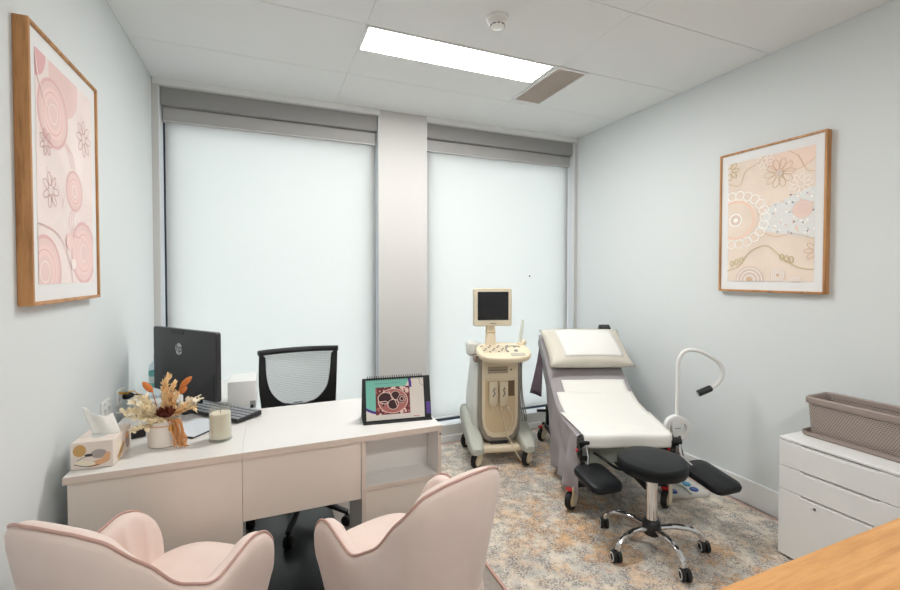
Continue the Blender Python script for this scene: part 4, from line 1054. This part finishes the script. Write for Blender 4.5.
# ------------------------------------------------------------------ drawer cabinet and basket
CX0, CX1, CY0, CY1, CH = 2.357, 2.708, .90, 1.39, .583
t = thing('drawer_cabinet', 'white three-drawer cabinet under the plastic basket against the right wall', 'cabinet', ((CX0+CX1)/2, (CY0+CY1)/2, ZR), 0)
w, d = (CX1-CX0)/2, (CY1-CY0)/2
MB().box(-w+.018, w, -d, d, .001, CH-.002).build('carcass', M_cab, t, bevel=.002)
MB().box(-w+.002, w, -d, d, CH-.002, CH+.012).build('cabinet_top', M_cab, t, bevel=.003)
for z0, z1 in ((.455,CH-.005), (.337,.452), (.012,.334)):
    o = MB()
    # drawer front with a recessed finger pull along its top edge
    x0, x1 = -w, -w+.017; ya, yb = -d*.62, d*.62
    o.loft([[(x,y,z) for y,z in ((-d+.002,z0),(d-.002,z0),(d-.002,z1),(yb,z1),(yb-.012,z1-.011),(ya+.012,z1-.011),(ya,z1),(-d+.002,z1))] for x in (x0,x1)])
    dr = o.build('drawer', M_cab, t, bevel=.0012)
    MB().box(x0+.006,x1,ya,yb,z1-.011,z1-.002).build('finger_pull', mat('pull_grey', (214,214,212), .5), dr)
mb = MB(); mb.box(-w+.0175,-w+.0182,-d+.002,d-.002,.001,CH-.003); mb.build('drawer_gap', M_gap, t)
MB().lathe([(.006,0),(.006,.003)], 12, 0, (0,0,0), T(-w,d*.35,.30) @ RY(-pi/2)).build('lock', M_steel, t)
# basket on a shallow tray
def weave():
    m = mat('woven_taupe', (150,136,128), .6); n = NT(m)
    tc = n.n.new('ShaderNodeTexCoord'); sp = n.n.new('ShaderNodeSeparateXYZ'); n.link(tc.outputs['Object'], sp.inputs[0])
    h = n.math('ADD', sp.outputs['X'], sp.outputs['Y'])
    def tri(v): return n.math('ABSOLUTE', n.math('SINE', v))
    zrow = n.math('MULTIPLY', sp.outputs['Z'], pi/.0085)
    par = n.math('MULTIPLY', n.math('FLOOR', n.math('MULTIPLY', sp.outputs['Z'], 1/.0085)), pi/2)
    a = tri(n.math('ADD', n.math('MULTIPLY', h, pi/.0105), par)); b = tri(zrow)
    hole = n.mask(n.math('MULTIPLY', a, b), .45, .72)
    n.color(n.mix(hole, lin((170,156,148)), lin((112,99,94)))); n.bump(n.math('SUBTRACT', 1., hole), .8, .004)
    return m
M_weave = weave()
t = thing('plastic_basket', 'taupe woven-look plastic basket standing in a tray on the white cabinet', 'basket', (2.592, 1.118, CH+.0125+ZR), 0)
W2, L2 = .098, .235
def bring(w, l, z, r=.03): return [(x,y,z) for x, y in rrect(w*2, l*2, r, 5)]
mb = MB(); mb.loft([bring(W2+.008,L2+.008,0), bring(W2+.013,L2+.013,.004), bring(W2+.016,L2+.016,.022), bring(W2+.012,L2+.012,.022), bring(W2+.009,L2+.009,.006)]); mb.build('tray', M_basket, t)
mb = MB(); mb.loft([bring(W2-.012,L2-.012,.008), bring(W2-.002,L2-.002,.168), bring(W2-.006,L2-.006,.168), bring(W2-.016,L2-.016,.012)]); mb.build('basket_wall', M_weave, t)
mb = MB(); rings = [bring(W2-.004,L2-.004,.166), bring(W2+.004,L2+.004,.164), bring(W2+.006,L2+.006,.170), bring(W2+.005,L2+.005,.190), bring(W2+.0,L2+.0,.196), bring(W2-.006,L2-.006,.190), bring(W2-.007,L2-.007,.170)]
mb.loft(rings+[rings[0]], 0, False); mb.build('rim', M_basket, t)
MB().prism(rrect(.09,.022,.01,5), -.001, .006, 0, T(0,L2-.006,.152) @ RX(pi/2)).build('handle_hole', mat('pale_handle_gap', (196,194,190), .7), t)
# ------------------------------------------------------------------ oak table in the near corner
t = thing('oak_table', 'light oak topped table in the near right corner of the room', 'table', (0,0,0))
MB().box(.30, 2.30, -.15, .645, .70, .73).build('tabletop', M_tablewood, t, bevel=.002)
for x in (.36, 2.24):
    for y in (-.09, .585): MB().box(x-.025, x+.025, y-.025, y+.025, .001, .70).build('leg', M_oak, t, bevel=.002)

# ------------------------------------------------------------------ daylight and camera
wd = bpy.data.worlds.new('daylight'); SC.world = wd; wd.use_nodes = True
bg = wd.node_tree.nodes['Background']; bg.inputs['Color'].default_value = (.955, .985, .995, 1); bg.inputs['Strength'].default_value = 3.65
cam = bpy.data.cameras.new('camera'); co = bpy.data.objects.new('camera', cam); COL.objects.link(co)
cam.sensor_width = 36; cam.lens = 440*36/900; cam.shift_y = -(295-283.8)/900; cam.clip_start = .02
co.location = (0,0,1.41); co.rotation_euler = (radians(90-1.2), 0, radians(-22.47)); SC.camera = co
SC.view_settings.view_transform = 'Standard'; SC.view_settings.look = 'None'; SC.view_settings.gamma = 1; SC.view_settings.use_curve_mapping = False
SC.view_settings.exposure = .48
SC.cycles.max_bounces = 12; SC.cycles.diffuse_bounces = 8; SC.cycles.transparent_max_bounces = 16
SC.cycles.sample_clamp_indirect = 6
try: SC.cycles.use_denoising = True
except Exception: pass
